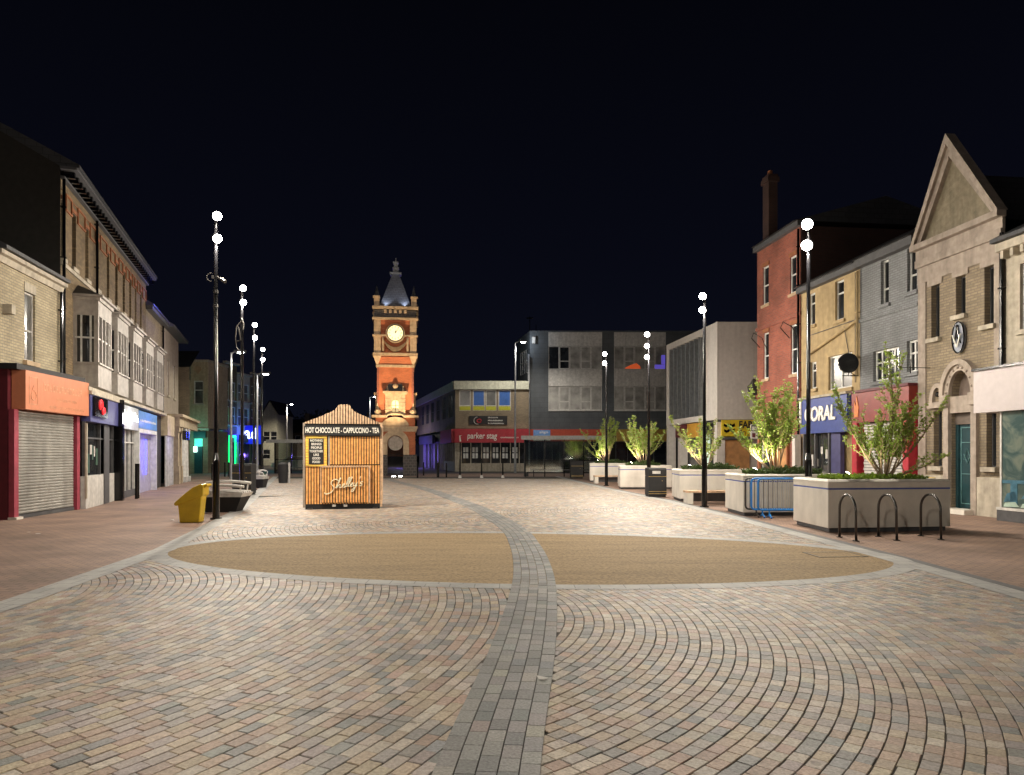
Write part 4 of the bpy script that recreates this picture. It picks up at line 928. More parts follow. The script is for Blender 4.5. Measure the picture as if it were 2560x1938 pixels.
a1, a2, a3, a4, a5 = su(214), su(286), su(291), su(338), su(384)
f = shopfront(a1, a2, 2.55, 3.34, 'periwinkle', '', .95, 'greypanel', 2)
MB().box(a1 + .0, -OUT - .16, 3.342, a2, -OUT + .1, 3.451).build('sign_cornice', 'creamst', S3)
sg = MB().box(a1 + .25, -OUT - .2, 2.72, su(252), -OUT - .125, 3.3).build('hanging_panel', 'black', S3)
M['redneon'] = emit('red_neon', (1, .03, .04), .9)
q = MB(); cx = (a1 + .25 + su(252)) / 2
for k, (dx, dz, rr) in enumerate(((-.12, .07, .16), (-.12, .07, .09), (.22, -.1, .12), (.22, -.1, .05))): q.tube([(cx + dx + rr * math.cos(R(a)), -OUT - .21, 3.0 + dz + rr * math.sin(R(a))) for a in range(-20, 250, 18)], .022, 6)
q.build('red_swirl', 'redneon', sg)
MB().box(su(259), -OUT - .02, 0, su(272), -OUT + .0 - .001, 2.53).build('shop_door', 'lead', S3)
rr = random.Random(5); q = MB(); q2 = MB()
for k in range(9):
    x = a1 + .2 + k * .24; z = rr.uniform(1.0, 1.9); MB().box(x, -OUT + .085, z, x + rr.uniform(.1, .2), -OUT + .105, z + rr.uniform(.25, .6)).build('window_poster', 'greypanel' if k % 2 else 'deepgreen', S3)
MB().box(a2 + .02, -OUT - .25, 0, a3 - .02, -OUT + .1, 3.45).build('pilaster', 'black', S3)
MB().box(a1 - .0, -OUT - .03, .3, a1 + .1, -OUT + .02, 2.5).build('pilaster', 'creamst', S3)
M['whitelit'] = emit('white_sign_letters', (1, .98, .9), 3); M['fasciagrey'] = mat('pale_fascia', (.40, .42, .44), .5)
f = shopfront(a3, a4, 2.5, 3.34, 'fasciagrey', '', .25, 'lead', 4, fr='greypanel')
scribble(f, "sign_lettering", 8, a3 + .12, a4 - .12, 2.83, 3.06, -OUT - .123, "whitelit", .03, 6, .45)
M['skyblue'] = mat('sky_blue_sign', (.12, .28, .62), .4)
f = MB().box(a4 + .02, -OUT - .14, 2.62, a5 - .02, -OUT + .1, 3.3).build('fascia', 'skyblue', S3); scribble(f, "lettering", 14, a4 + .25, a5 - .25, 2.88, 2.96, -OUT - .142, "letter", .004, 7)
q = MB(); q.box(a4 + .02, -OUT - .14, 2.44, a5 - .02, -OUT + .1, 2.60).box(a4 + .02, -OUT - .14, 0, a4 + .14, -OUT + .1, 2.438).box(a5 - .14, -OUT - .14, 0, a5 - .02, -OUT + .1, 2.438); q.build('door_surround', 'whitef', S3)
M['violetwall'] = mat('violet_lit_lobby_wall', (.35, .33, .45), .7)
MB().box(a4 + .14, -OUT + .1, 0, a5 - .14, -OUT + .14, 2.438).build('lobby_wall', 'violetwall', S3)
M['blueneon'] = emit('blue_neon', (.03, .03, 1), 12)
nz = MB(); un = su(364); nz.tube([(un, -OUT - .0, .75), (un, -OUT - .0, 2.2)], .035, 8); nn = nz.build('neon_tube', 'blueneon', S3)
lamp_light(S3.root, (un, -OUT - .5, 1.5), 16, (.12, .1, 1), .1, name='neon_light'); lamp_light(S3.root, ((a4 + a5) / 2, -OUT - .7, 2.9), 10, (.35, .25, 1), .1, name='neon_light')
lamp_light(S3.root, ((a3 + a4) / 2, -OUT - .6, 2.9), 25, (1, 1, 1), .2, name='sign_light')
for px in (341, 345): MB().cyl(S3.u(px, OUT + .5), -OUT - .5, 0, 1.25, .05).build('rail_post', 'black', S3)
# --- L3 / L4 narrow fronts with portico
def frontwall(b): return b
S4 = Bd((-17.71, 34.4), (-19.37, 39.5), 'shop_building', 'cream shop building with a violet lit fascia next to the bays', 'building')
ops = [(1.6, 2.1, 5.2, 6.9), (3.4, 3.9, 5.2, 6.9)]
wall(S4, 0, S4.L, 0, 8.6, ops, 'brick_buff', rev=.15)
for o_ in ops: window(S4, *o_, gl='glassb', sill='creamst')
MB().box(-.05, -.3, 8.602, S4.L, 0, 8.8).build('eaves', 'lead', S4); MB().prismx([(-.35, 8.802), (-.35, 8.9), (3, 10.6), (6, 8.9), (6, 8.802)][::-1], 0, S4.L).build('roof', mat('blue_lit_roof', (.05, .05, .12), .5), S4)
lamp_light(S4.root, (S4.L * .3, -.9, 9.3), 60, (.1, .12, 1), .1, name='roof_light')
MB().box(.05, -.95, 2.5, 2.4, -.003, 3.5).build('fascia', 'cream', S4)
q = MB()
for i in range(5): q.box(.1 + i * .55, -.9, 0, .2 + i * .55, -.82, 2.49)
q.build('shop_window', 'whitef', S4); MB().box(.1, -.81, .0, 2.35, -.80, 2.49).build('pane', 'glassb', S4)
lamp_light(S4.root, (.4, -1.6, 2.2), 25, (.35, .3, 1), .1, name='fascia_light')
downpipe(S4, S4.u(404), 0.2, 8.6)
S5 = Bd((-19.37, 39.5), (-21.3, 45.4), 'bank_building', 'tall pinkish building with pale columned ground floor', 'building')
wall(S5, 0, S5.L, 0, 8.7, [(1.5, 2.2, 5, 7), (4, 4.7, 5, 7)], 'pinkstone', rev=.15)
for o_ in ((1.5, 2.2, 5, 7), (4, 4.7, 5, 7)): window(S5, *o_, gl='glass', sill='creamst')
MB().prismx([(-.55, 8.702), (-.55, 8.82), (3, 10.6), (6, 8.8), (6, 8.702)][::-1], -.1, S5.L + .3).build('roof', 'lead', S5)
MB().box(-2.6, -1.15, 3.05, S5.L - .2, -.003, 3.55).box(-2.7, -1.3, 3.552, S5.L - .1, -.003, 3.7).build('portico_beam', 'cream', S5)
for x in (-2.4, -1.3):
    MB().box(x, -1.1, .0, x + .55, -.5, .95).box(x + .05, -1.05, .95, x + .5, -.55, 2.75).box(x, -1.1, 2.75, x + .55, -.5, 3.05).build('column', 'cream', S5)
for x in (.6, 2.0):
    MB().box(x - .35, -1.15, 0, x + .35, -.5, .3).cyl(x, -.82, .3, 2.8, .25, .22, 20).box(x - .32, -1.12, 2.8, x + .32, -.52, 3.05).build('column', 'whitef', S5)
MB().box(-2.5, -.45, 0, 3, -.44, 3.0).build('dark_recess', 'darkwall', S5)
for x in (-1.55, -.5): MB().box(x, -1.35, 2.35, x + .3, -1.15, 2.85).build('wall_lantern', 'black', S5)
# --- L5 frontal cream building with teal shop
S6 = Bd((-33, 58), (gx(520, 58), 58), 'corner_building', 'cream corner building with teal shop door, lit yellow green', 'building')
ua = S6.u(474); b = S6; H = 9.1
ops = wins(S6, [(484, 508, 952, 1010)])
wall(S6, ua - 1.5, S6.L, 3.7, H, ops, 'cream', rev=.25, depth=4)
window(S6, *ops[0], y=.1, rows=(.6,), fr='whitef', gl='glassb', t=.08, sill='creamst')
MB().box(ua - 1.5, -.12, H + .002, S6.L + .1, 4, H + .18).build('parapet', 'creamst', S6); MB().box(ua - 1.5, -.1, 3.5, S6.L + .1, 0, 3.698).build('string_course', 'creamst', S6)
MB().box(ua - 1.5, 0, 0, S6.L, 4, 3.498).build('ground_floor_wall', 'brick_buff', S6)
xm = S6.u(495); zm = S6.z(495, 925); MB().prismy([(xm, zm - .35), (xm + .3, zm), (xm + .18, zm + .3), (xm - .18, zm + .3), (xm - .3, zm)], -.06, -.002).build('carved_shield', 'stone', S6)
MB().box(S6.u(486), -.18, 2.9, S6.u(516), -.003, 3.45).build('fascia', 'teal', S6)
MB().box(S6.u(487), -.08, 0, S6.u(507), -.003, 2.2).build('shop_door', 'teal', S6)
M['teallit'] = emit('lit_teal_glass', (.15, .75, .6), .45)
MB().box(S6.u(487), -.06, 2.21, S6.u(507), -.003, 2.85).build('fanlight', 'teallit', S6)
MB().box(S6.u(486.5), -.2, 1.75, S6.u(494), -.085, 2.2).build('lit_sign', emit('pale_green_sign', (.7, 1, .9), 4), S6)
lamp_light(S6.root, (S6.u(495), -1.2, 2.6), 60, (.2, 1, .8), .15, name='door_light')
lamp_light(S6.root, (S6.u(480), -3.0, 6.2), 620, (.9, .85, .3), .2, name='wall_light')
sd = Bd((gx(520, 58), 58), (-26.7, 62.35), base=S6)
ops = [(1.0, 1.9, 5.6, 7.6), (3.2, 4.1, 5.6, 7.6)]
wall(sd, .02, sd.L, 0, H, ops, 'cream', rev=.2, caps=False)
for o_ in ops: window(sd, *o_, gl='glassb', sill='creamst')
wg = thing('side_wing', 'dim brown wing with a slate roof set back between pinkish and cream buildings', 'building', (gx(474, 47.5), 47.5, 0))
x0 = gx(474, 47.5); MB().prism([(-6, 0), (0, 0), (gx(474, 56) - x0, 8.5), (-8, 8.5)], 0, 7.4).build('wall', 'brick_buff', wg)
MB().prism([(-6, -.1), (.1, -.1), (gx(476, 56) - x0, 8.5), (-8, 8.5)], 7.402, 9.0, 0, [(-6, 3.6), (-.9, 3.6), (gx(468, 56) - x0, 8.5), (-8, 8.5)]).build('roof', 'slate', wg)
# --- far left row
cols = ['brick_buff', 'brick_brown', 'creamst', 'brick_brown', 'creamst', 'brick_buff']
lbl = ['narrow stone fronted building with the green neon doorway', 'orange lit brick building of the far left row', 'dim brown building left of the lit blue sign', 'building carrying the lit blue sign', 'pale building just past the lit blue sign', 'last building of the left row']
hs_ = [9.2, 9.9, 9.1, 9.4, 8.0, 7.0]; seq = [(-26.7, 62.4), (-26.35, 64.8), (-26.0, 67.2), (-25.65, 69.6), (-25.3, 72.0), (-25.5, 80), (-26, 90)]
FR = []
for i in range(4):
    b = Bd(seq[i], seq[i + 1], 'far_building', lbl[i], 'building', 'far buildings of the left row'); FR.append(b)
    ops = [(x, x + .9, z, z + 1.7) for z in (4.3, 6.6) for x in ([.25, 1.35] if i < 4 else [.9, 3.2, 5.4]) if z + 2 < hs_[i]]
    wall(b, .02, b.L - .02, 0, hs_[i], ops, cols[i], rev=.15)
    for o_ in ops: window(b, *o_, rows=(.5,), gl='glassb', sill='creamst', t=.08)
    MB().box(0, -.3, hs_[i] + .002, b.L - .0, 0, hs_[i] + .2).build('cornice', 'creamst', b)
    MB().box(.3, -.35, 2.7, b.L - .3, -.003, 3.4).build('fascia', ['teal', 'navy', 'darkwall', 'navy', 'lead', 'darkwall'][i], b); MB().box(.3, -.12, .5, b.L - .3, -.003, 2.68).build('shop_window', 'glass', b)
M['greenneon'] = emit('green_neon', (.01, 1, .22), 2.2)
g = FR[1]; q = MB(); 
for x in (.3, 1.3): q.box(x, -.5, .5, x + .1, -.4, 3.1)
q.box(.3, -.5, 3.1, 1.4, -.4, 3.3); q.build('green_neon', 'greenneon', g); lamp_light(g.root, (.9, -1.6, 2.0), 160, (.05, 1, .3), .2, name='neon_light')
M['bluelit'] = emit('white_blue_letters', (.55, .65, 1), 4)
g = FR[3]; b = Bd((gx(604, 68.6), 68.6), (gx(652, 68.6), 68.6), base=g)
sg = MB().box(0, 0, 2.55, b.L, .12, 4.35).build('sign_panel', emit('blue_sign_panel', (.01, .01, .35), .55), b)
o = text(b, 'sign_lettering', "a", .34, .84, 3.05, 3.85, -.01, 'bluelit', .05); o = text(b, 'sign_lettering', "di", .96, 1.6, 3.05, 4.1, -.01, 'bluelit', .05)
lamp_light(g.root, b.rel @ Vector((b.L / 2, -1.8, 3.4)), 200, (.03, .05, 1), .4, name='sign_light')

M['deepblue'] = mat('blue_poster', (.02, .10, .36), .4)
# ================================================================ FAR MIDDLE
HG = 'dim houses across the far end'
def house(x0, x1, D, eave, ridge, m, label, gable=False, d=7, name='far_house', chim=True):
    b = Bd((x0, D), (x1, D), name, label, 'house', HG); W_ = b.L
    ops = [(W_ * k - .45, W_ * k + .45, 3.3, 4.7) for k in (.25, .75)] + [(W_ * .25 - .5, W_ * .25 + .5, .9, 2.2)]
    wall(b, 0, W_, 0, eave, ops, m, rev=.12, depth=d)
    for o_ in ops: window(b, *o_, gl='glass', t=.06)
    if gable:
        MB().prismy([(0, eave), (W_, eave), (W_ / 2, ridge)], .0, d).build('gable', m, b)
        MB().add([(-.3, -.3, eave - .2), (W_ / 2, -.3, ridge + .1), (W_ / 2, d, ridge + .1), (-.3, d, eave - .2), (W_ + .3, -.3, eave - .2), (W_ + .3, d, eave - .2)], [[0, 1, 2, 3], [1, 4, 5, 2]]).build('roof', 'slate', b)
    else: 
        rf = MB().prismx([(-.3, eave), (d / 2, ridge), (d + .3, eave)][::-1], -.1, W_ + .1).build('roof', 'slate', b)
        if chim: MB().box(W_ * .8, d / 2 - .4, ridge - .6, W_ * .8 + .8, d / 2 + .4, ridge + 1.0).build('chimney', 'brick_buff', rf)
M['palerender'] = mat('pale_render', (.50, .50, .40), .8, dirt=.2)
house(gx(657, 98), gx(693, 98), 98, 7.2, 8.9, 'palerender', 'pale gabled house beyond the left bus shelter', True)
for i, (a, c, D, e, r_, lb) in enumerate([(700, 760, 120, 5.2, 7.6, 'dim house under the distant street lamp'), (762, 838, 122, 5.6, 8.2, 'dim house hidden behind the kiosk roof, left'), (840, 925, 124, 5.4, 8.0, 'dim house just left of the clock tower')]):
    house(gx(a, D), gx(c, D), D, e, r_, 'brick_brown', lb)
# ================================================================ ESTATE AGENT BUILDING (two storeys)
P1 = Bd((gx(1138, 64.6), 64.6), (gx(1322, 64.6), 64.6), 'shop_building', 'low corner building with red fascia and blue window posters', 'building')
H = 8.2; L = P1.L
ops = wins(P1, [(1148, 1177, 975, 1027), (1182, 1212, 975, 1027), (1214, 1241, 975, 1027), (1246, 1277, 975, 1027)])
wall(P1, 0, L, 3.9, 7.45, ops, 'brick_buff', rev=.08, depth=8)
for i, o_ in enumerate(ops):
    w = window(P1, *o_, y=.02, rows=(.24,), fr='greypanel', gl=['glassb', 'deepblue', 'glassb', 'deepblue'][i], t=.08)
    MB().box(o_[0] + .03, .0, o_[2] + .04, o_[1] - .03, .03, o_[2] + (o_[3] - o_[2]) * .21).build('spandrel', mat('lime_panel', (.42, .42, .02), .5), w)
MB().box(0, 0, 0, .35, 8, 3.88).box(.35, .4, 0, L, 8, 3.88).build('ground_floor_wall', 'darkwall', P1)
MB().box(-.08, -.3, 7.452, L, 8, 8.2).build('roof_edge', 'palerender', P1)
f = MB().box(-.02, -.45, 2.62, L - .0, -.003, 3.86).build('fascia', 'redsign', P1)
text(f, 'lettering', "parker stag", P1.u(1169), P1.u(1243), 2.80, 3.52, -.452, 'letter', .02, .1)
scribble(f, "lettering", 18, P1.u(1251), P1.u(1296), 3.02, 3.13, -.452, "letter", .005, 8)
MB().prismy([(P1.u(1150), 2.7), (P1.u(1154), 2.72), (P1.u(1152), 3.2), (P1.u(1156), 3.3), (P1.u(1149), 3.25)], -.48, -.452).build('stag_mark', 'letter', f)
sp = MB().box(P1.u(1173), -.1, P1.z(1200, 1062), P1.u(1268), -.003, P1.z(1200, 1040)).build('black_sign', 'blackm', P1)
q = MB(); cx = P1.u(1194); q.tube([(cx + .33 * math.cos(R(a)), -.12, 4.62 + .33 * math.sin(R(a))) for a in range(90, 290, 15)], .025, 6); q.build('logo', 'whitef', sp)
q = MB(); q.tube([(cx + .15 + .2 * math.cos(R(a)), -.12, 4.6 + .15 * math.sin(R(a))) for a in range(0, 360, 30)], .05, 6); q.build('logo_red', 'redsign', sp)
for k, (s_, x1_) in enumerate(((10, 1245), (16, 1257), (17, 1260))): scribble(sp, "lettering", s_, P1.u(1220), P1.u(x1_), 4.85 - k * .27, 4.95 - k * .27, -.102, "letter", .004, 10 + k)
q = MB()
for px in (1138, 1152, 1176, 1203, 1226, 1250, 1275, 1297): q.box(P1.u(px) if px > 1138 else -.02, -.02, .0 if px == 1138 else .75, P1.u(px) + (.4 if px == 1138 else .08), .06, 2.615)
q.box(.4, -.03, 0, L * .96, .06, .75); q.build('shop_window', 'creamst', P1)
MB().box(.4, .07, .75, L * .97, .09, 2.615).build('pane', 'glass', P1)
q = MB(); rr = random.Random(4)
for px in (1158, 1165, 1181, 1189, 1208, 1216, 1232, 1240, 1256, 1264, 1281, 1288):
    for z in (1.2, 1.75): q.box(P1.u(px), .045, z, P1.u(px + 5.5), .06, z + .45)
q.build('window_cards', 'whitef', P1)
sd = Bd((-11.9, 89), (gx(1138, 64.6), 64.6), base=P1)
ops = [(sd.L - 3.2 - i * 3.6, sd.L - 1.2 - i * 3.6, 5.0, 7.2) for i in range(6)]
wall(sd, 0, sd.L - .02, 3.9, 7.45, ops, 'brick_buff', rev=.08, caps=False)
for o_ in ops: window(sd, *o_, y=.02, gl='glassb', fr='lead', cols=3)
MB().box(0, -.2, 7.452, sd.L - .05, .5, 8.2).build('roof_edge', 'palerender', sd)
MB().box(sd.L - 6, -.35, 2.62, sd.L - .05, -.003, 3.86).build('fascia', 'redsign', sd)
MB().box(0, .3, 0, sd.L - 2.0, .4, 3.88).build('ground_floor_wall', 'lead', sd)
q = MB()
for i in range(9): q.box(sd.L - .3 - i * 1.1, -.02, 0, sd.L - .1 - i * 1.1, .12, 2.6)
q.box(sd.L - 6, -.02, 0, sd.L - .02, .1, .9); q.build('shop_window', 'creamst', sd)
MB().box(4, -.3, 2.7, 14, -.003, 3.6).build('fascia', 'navy', sd)
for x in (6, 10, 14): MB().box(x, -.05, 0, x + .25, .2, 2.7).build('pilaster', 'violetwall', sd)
lamp_light(P1.root, sd.rel @ Vector((9, -2.0, 1.4)), 330, (.25, .15, 1), .2, name='shop_light'); lamp_light(P1.root, sd.rel @ Vector((4, -2.5, 1.4)), 180, (.25, .15, 1), .2, name='shop_light')
M['glassb2'] = glass_dark('blinds_behind_glass', (.27, .26, .24), .3)
# ================================================================ GREY THREE-STOREY BLOCK
P2 = Bd((gx(1325, 65.2), 65.2), (18.5, 65.2), 'office_block', 'large dark grey block with pale panel bays over red shop fascia', 'building')
H = 12.9; L = P2.L
bays = [(1371, 1505), (1535, 1664)]
OP = []
for a, c in bays: OP += wins(P2, [(a, c, 866, 923), (a, c, 966, 1025)])
OP = [(a, c, e, f) for a, c, e, f in OP]
wall(P2, 0, L, 3.85, H, [(o[0], o[1], o[2], o[3]) for o in OP], 'greywall', rev=.12, depth=10)
for (a, c) in bays:
    u0, u1 = P2.u(a), P2.u(c)
    for t_, bo in ((831, 865.5), (923.5, 965.5)): MB().box(u0, -.06, P2.z(a, bo), u1, -.003, P2.z(a, t_)).build('pale_panel', 'greypanel', P2)
    for t_, bo in ((866, 923), (966, 1025)):
        z0, z1 = P2.z(a, bo) + .0, P2.z(a, t_) - .0; n_ = 5
        for k in range(n_):
            x0 = u0 + (u1 - u0) * k / n_; x1 = u0 + (u1 - u0) * (k + 1) / n_
            dark = (a == 1371 and t_ == 866 and k in (0, 1))
            window(P2, x0 + .01, x1 - .01, z0, z1, y=.03, rows=(.35,) if k % 2 == 1 else (), fr='greypanel' if not k % 2 else 'white', gl='glass' if dark else 'glassb2', t=.09 if k % 2 else .05)
    MB().box(u0 - .02, -.1, P2.z(a, 1028), u1 + .02, -.003, P2.z(a, 1025.3)).build('sill', 'white', P2)
M['orangerefl'] = emit('orange_painted_reflection', (1, .16, .04), .28); M['violetrefl'] = emit('violet_painted_reflection', (.22, .16, 1), .3)  # reflections in the window band, painted on as glowing shapes
def bl(px0, px1, t_, bo, m): MB().box(P2.u(px0), .0, P2.z(px0, bo), P2.u(px1), .022, P2.z(px0, t_)).build('painted_reflection', m, P2)
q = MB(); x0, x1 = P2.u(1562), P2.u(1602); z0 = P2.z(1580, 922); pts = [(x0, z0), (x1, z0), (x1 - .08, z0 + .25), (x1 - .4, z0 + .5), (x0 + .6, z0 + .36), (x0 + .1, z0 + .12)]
q.prismy(pts, .0, .02); q.build('painted_reflection', 'orangerefl', P2)
q = MB(); x0, x1 = P2.u(1637), P2.u(1663); q.box(x0, .0, P2.z(1640, 922), x1, .02, P2.z(1640, 912)).box(x1 - .35, .0, P2.z(1640, 911), x1, .02, P2.z(1640, 888)); q.build('painted_reflection', 'violetrefl', P2)
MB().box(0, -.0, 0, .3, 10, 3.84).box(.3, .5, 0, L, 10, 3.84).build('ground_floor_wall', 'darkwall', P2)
f = MB().box(-.0, -.5, 2.75, P2.u(1515), -.003, 3.84).build('fascia', 'orangered', P2)
sg = MB().box(P2.u(1333), -.55, 3.05, P2.u(1375), -.503, 3.78).build('blue_sign', 'skyblue', f); text(sg, 'lettering', "align", P2.u(1348), P2.u(1369), 3.4, 3.7, -.553, 'letter', .01)
MB().box(P2.u(1333), -.57, 2.8, P2.u(1375), -.503, 3.045).build('white_sign', 'letter', f); scribble(f, "lettering", 11, P2.u(1338), P2.u(1370), 2.86, 2.98, -.573, "black", .004, 9)
MB().box(P2.u(1540), -.5, 2.75, P2.u(1668), -.003, 3.84).build('fascia', mat('ochre_sign', (.32, .19, .03), .5), P2)
M['greenglass'] = mat('lit_shop_interior', (.10, .12, .10), .3)
for x0, x1 in ((1325, 1360), (1362, 1400), (1402, 1440), (1445, 1500), (1540, 1600), (1603, 1668)): window(P2, P2.u(x0), P2.u(x1), .3, 2.74, y=.2, cols=2, rows=(), fr='lead', gl='glass', name='shop_window')
sd = Bd((.55, 70.5), (gx(1325, 65.2), 65.2), base=P2)
ops = [(sd.L - 4.2, sd.L - 1.0, 9.2, 11.4), (sd.L - 4.2, sd.L - 1.0, 5.6, 7.8)]
wall(sd, 0, sd.L - .02, 3.85, H, ops, 'greywall', rev=.08, caps=False)
for o_ in ops: window(sd, *o_, y=.02, cols=4, gl='glassb', fr='white')
MB().tube([(gx(1322, 65) - P2.A.x, -.3, .5), (gx(1322, 65) - P2.A.x, -.3, H - 2.2)], .12, 10).build('downpipe', 'galv', P2)
q = MB(); q.box(P2.u(1330), -.25, H - 1.2, P2.u(1338), -.003, H - .6); q.build('alarm_box', 'white', P2); q = MB(); q.tube([(0, 1, H), (0, 1, H + 1.5)], .04).tube([(.6, 1.4, H), (.6, 1.4, H + .8)], .03).box(-.3, .9, H + 1.3, .3, 1.1, H + 1.4); q.build('roof_aerial', 'black', P2)
lamp_light(P2.root, (gx(1322, 65) - P2.A.x - .5, -1.2, 11.8), 120, (.8, .9, 1), .1, name='wall_light')
# ================================================================ RIGHT ROW  (x = 14.24 - .1125 y)
def RX(D): return 14.24 - .1125 * D
def RB(px0, px1, name, label, cat='building'):
    def Dof(px): return 14.24 / ((px - 1280) / FP + .1125)
    a, c = Dof(px0), Dof(px1); return Bd((RX(a), a), (RX(c), c), name, label, cat)
M['modernwall'] = mat('pale_modern_cladding', (.62, .585, .55), .7, var=.07, dirt=.12)
# --- white modern box with ribbed glazing (angled left face + frontal face)
D5 = 35.5
W5 = Bd((RX(43.2), 43.2), (RX(D5), D5), 'modern_building', 'pale boxy building with a ribbed glass front and yellow sign', 'building')
L = W5.L; zt, zb = 8.2, 3.32
q = MB(); fr_ = .55
q.box(0, -.0, zb, L, .5, zb + .3).box(0, 0, zt - .35, L, .5, zt).box(0, 0, zb + .3, fr_ * .6, .5, zt - .35).box(L - 1.9, 0, zb + .3, L, .5, zt - .35).box(0, .5, zb, L, 5, zb + .3).box(0, .5, zt - .3, L, 7, zt).box(0, .5, zb + .3, .2, 6, zt - .3)
q.build('upper_frame', 'modernwall', W5)
u0, u1 = fr_ * .6, L - 1.9; q = MB(); n_ = 8
M['ribglass'] = mat('ribbed_metallic_glazing', (.10, .12, .14), .22, .6, .3, .8)
MB().box(u0, .32, zb + .3, u1, .36, zt - .35).build('glazing', 'ribglass', W5)
for i in range(n_ + 1): x = u0 + (u1 - u0 - .12) * i / n_; q.box(x, -.0 + .06, zb + .3, x + .12, .315, zt - .35)
q.build('fins', mat('grey_fins', (.20, .21, .22), .4, .5), W5)
f5 = Bd((RX(D5), D5), (RX(D5) + 3.6, D5), base=W5)
MB().box(.02, .01, zb, 3.6, 5, zt - .01).box(.0, .05, 0, .4, .5, zb).build('side_wall', 'modernwall', f5)
MB().box(.0, .0, zb - .12, 3.6, 2, zb - .003).build('soffit', 'lead', f5)
sg = MB().box(f5.u(1803), -.10, f5.z(1850, 1091), 3.55, .0 + .04, zb - .13 + .1).build('yellow_sign', mat('yellow_sign', (.62, .46, .02), .5), f5)
zz0, zz1 = f5.z(1850, 1091), zb
q = MB(); cx, cz = f5.u(1821), (zz0 + zz1) / 2
for dx, dz in ((-.13, .12), (.16, .13), (-.12, -.15), (.15, -.13)):
    sx = 1 if dx > 0 else -1; q.prismy([(cx + dx - .14, cz + dz - .03), (cx + dx + .02 * sx, cz + dz - .10), (cx + dx + .13, cz + dz - .05), (cx + dx + .12, cz + dz + .1), (cx + dx, cz + dz + .02), (cx + dx - .12, cz + dz + .09)], -.125, -.102)
q.build('leaf_mark', 'black', sg)
o = text(f5, 'lettering', "FARM", f5.u(1846), f5.u(1895), cz - .02, cz + .34, -.105, 'blackm', .01); o = text(f5, 'lettering', "An", f5.u(1846), f5.u(1862), cz - .34, cz - .08, -.105, 'blackm', .006)
MB().box(f5.u(1797), .3, 0, 3.6, .4, zb - .13).build('ground_floor_wall', 'modernwall', f5)
M['ply'] = mat('plywood_hoarding', (.45, .23, .09), .7, var=.25, scale=4)
MB().box(f5.u(1806), .18, .3, f5.u(1877), .29, f5.z(1850, 1100)).build('plywood_board', 'ply', f5); MB().box(f5.u(1800), -.05, f5.z(1850, 1099), 3.5, .28, f5.z(1850, 1093)).build('shutter_box', 'lead', f5)
for x in (0, 2.0, L - .5): MB().box(x, .02, 0, x + .4, .45, zb).build('column', 'modernwall', W5)
q = MB(); q.box(.4, .55, 0, L - .5, .6, zb); q.build('shop_window', 'glassb', W5)
MB().box(W5.u(1752), .1, .3, W5.u(1766), .2, 2.6).build('lit_window', emit('lit_shop_glass', (.7, .9, .8), .35), W5)
MB().box(W5.u(1692), -.08, 2.55, W5.u(1718), .05, 3.25).build('dark_red_sign', 'maroon', W5); MB().box(W5.u(1721), -.08, 2.5, W5.u(1752), .05, 3.25).build('orange_sign', mat('amber_sign', (.5, .26, .03), .5), W5)
MB().box(W5.u(1757), -.1, 2.75, W5.u(1768), .05, 3.2).build('small_sign', 'blackm', W5)
M['brick_shaded'] = brick('shade_darkened_red_brick', (.055, .02, .015), (.04, .015, .012), (.035, .025, .02))  # red brick darkened so the dim light up there sits in its colour
# --- red brick house, three storeys with chimney
B1 = RB(1893, 2003, 'brick_house', 'tall red brick house with white sash windows and a chimney', 'house'); L = B1.L
up = wins(B1, [(1907, 1922, 666, 761), (1975, 1991, 640, 733)]); lo = wins(B1, [(1909, 1922, 832, 947), (1977, 1995, 811, 935)])
ops = up + lo
wall(B1, 0, L, 0, 10.4, ops, 'brick_red', rev=.12, depth=7)
for o_ in ops:
    w = window(B1, *o_, y=.05, rows=(.5,), t=.06, sill='stone', sillp=.06)
    MB().box(o_[0] - .05, -.03, o_[3], o_[1] + .05, -.003, o_[3] + .16).build('lintel', 'terracotta', B1)
MB().box(-.05, -.18, 10.402, L + .05, 0, 10.6).build('eaves', 'lead', B1)
rf = MB().prismx([(-.3, 10.602), (3.5, 11.7), (7.2, 10.602)][::-1], 0, L).build('roof', 'slate', B1)
ch = MB().box(.12, .2, 10.65, .66, .6, 13.3).box(.06, .14, 13.3, .72, .66, 13.5).box(.1, .18, 13.5, .68, .62, 13.62).build('chimney', 'brick_shaded', rf)
MB().cyl(.38, .4, 13.62, 13.85, .12, .1).build('chimney_pot', 'terracotta', ch)
for z in (4.02, 6.95): MB().box(-.03, -.07, z, L + .02, -.003, z + .14).build('string_course', 'brick_red', B1)
MB().prismy([(-.5, 4.4), (-.1, 4.0), (0, 4.0), (0, 4.9), (-.3, 4.7), (-.55, 4.6)], -.2, .1).build('corner_console', 'darkwall', B1)
for x in (.9, L - 1.5):
    q = MB(); q.tube([(x - .55 + .55 + .55 * math.cos(R(a)), -.06, 3.0 + .5 * math.sin(R(a))) for a in range(0, 181, 20)], .05, 6); q.box(x - .6, -.1, 0, x - .5, -.003, 3.0).box(x + .5, -.1, 0, x + .6, -.003, 3.0); q.build('arch_moulding', 'terracotta', B1); MB().box(x - .49, -.02, .9, x + .49, -.004, 3.0).build('arch_window', 'ply' if x > 1.5 else 'glass', B1)
for px in (1912, 1988): q = MB(); u_ = B1.u(px); q.tube([(u_ - .4, -.02, 6.2), (u_ - .4, -.4, 6.6), (u_ + .1, -.55, 6.75), (u_ + .35, -.3, 6.5), (u_ + .35, -.02, 5.9)], .018, 6); q.build('iron_bracket', 'black', B1)
downpipe(B1, L - .08, 0, 10.3)
MB().box(L + .003, -.01, 7.0, L + .02, 7, 10.40).build('side_wall', 'brick_shaded', B1)  # thin dark panel over the side; its lack of light is painted in
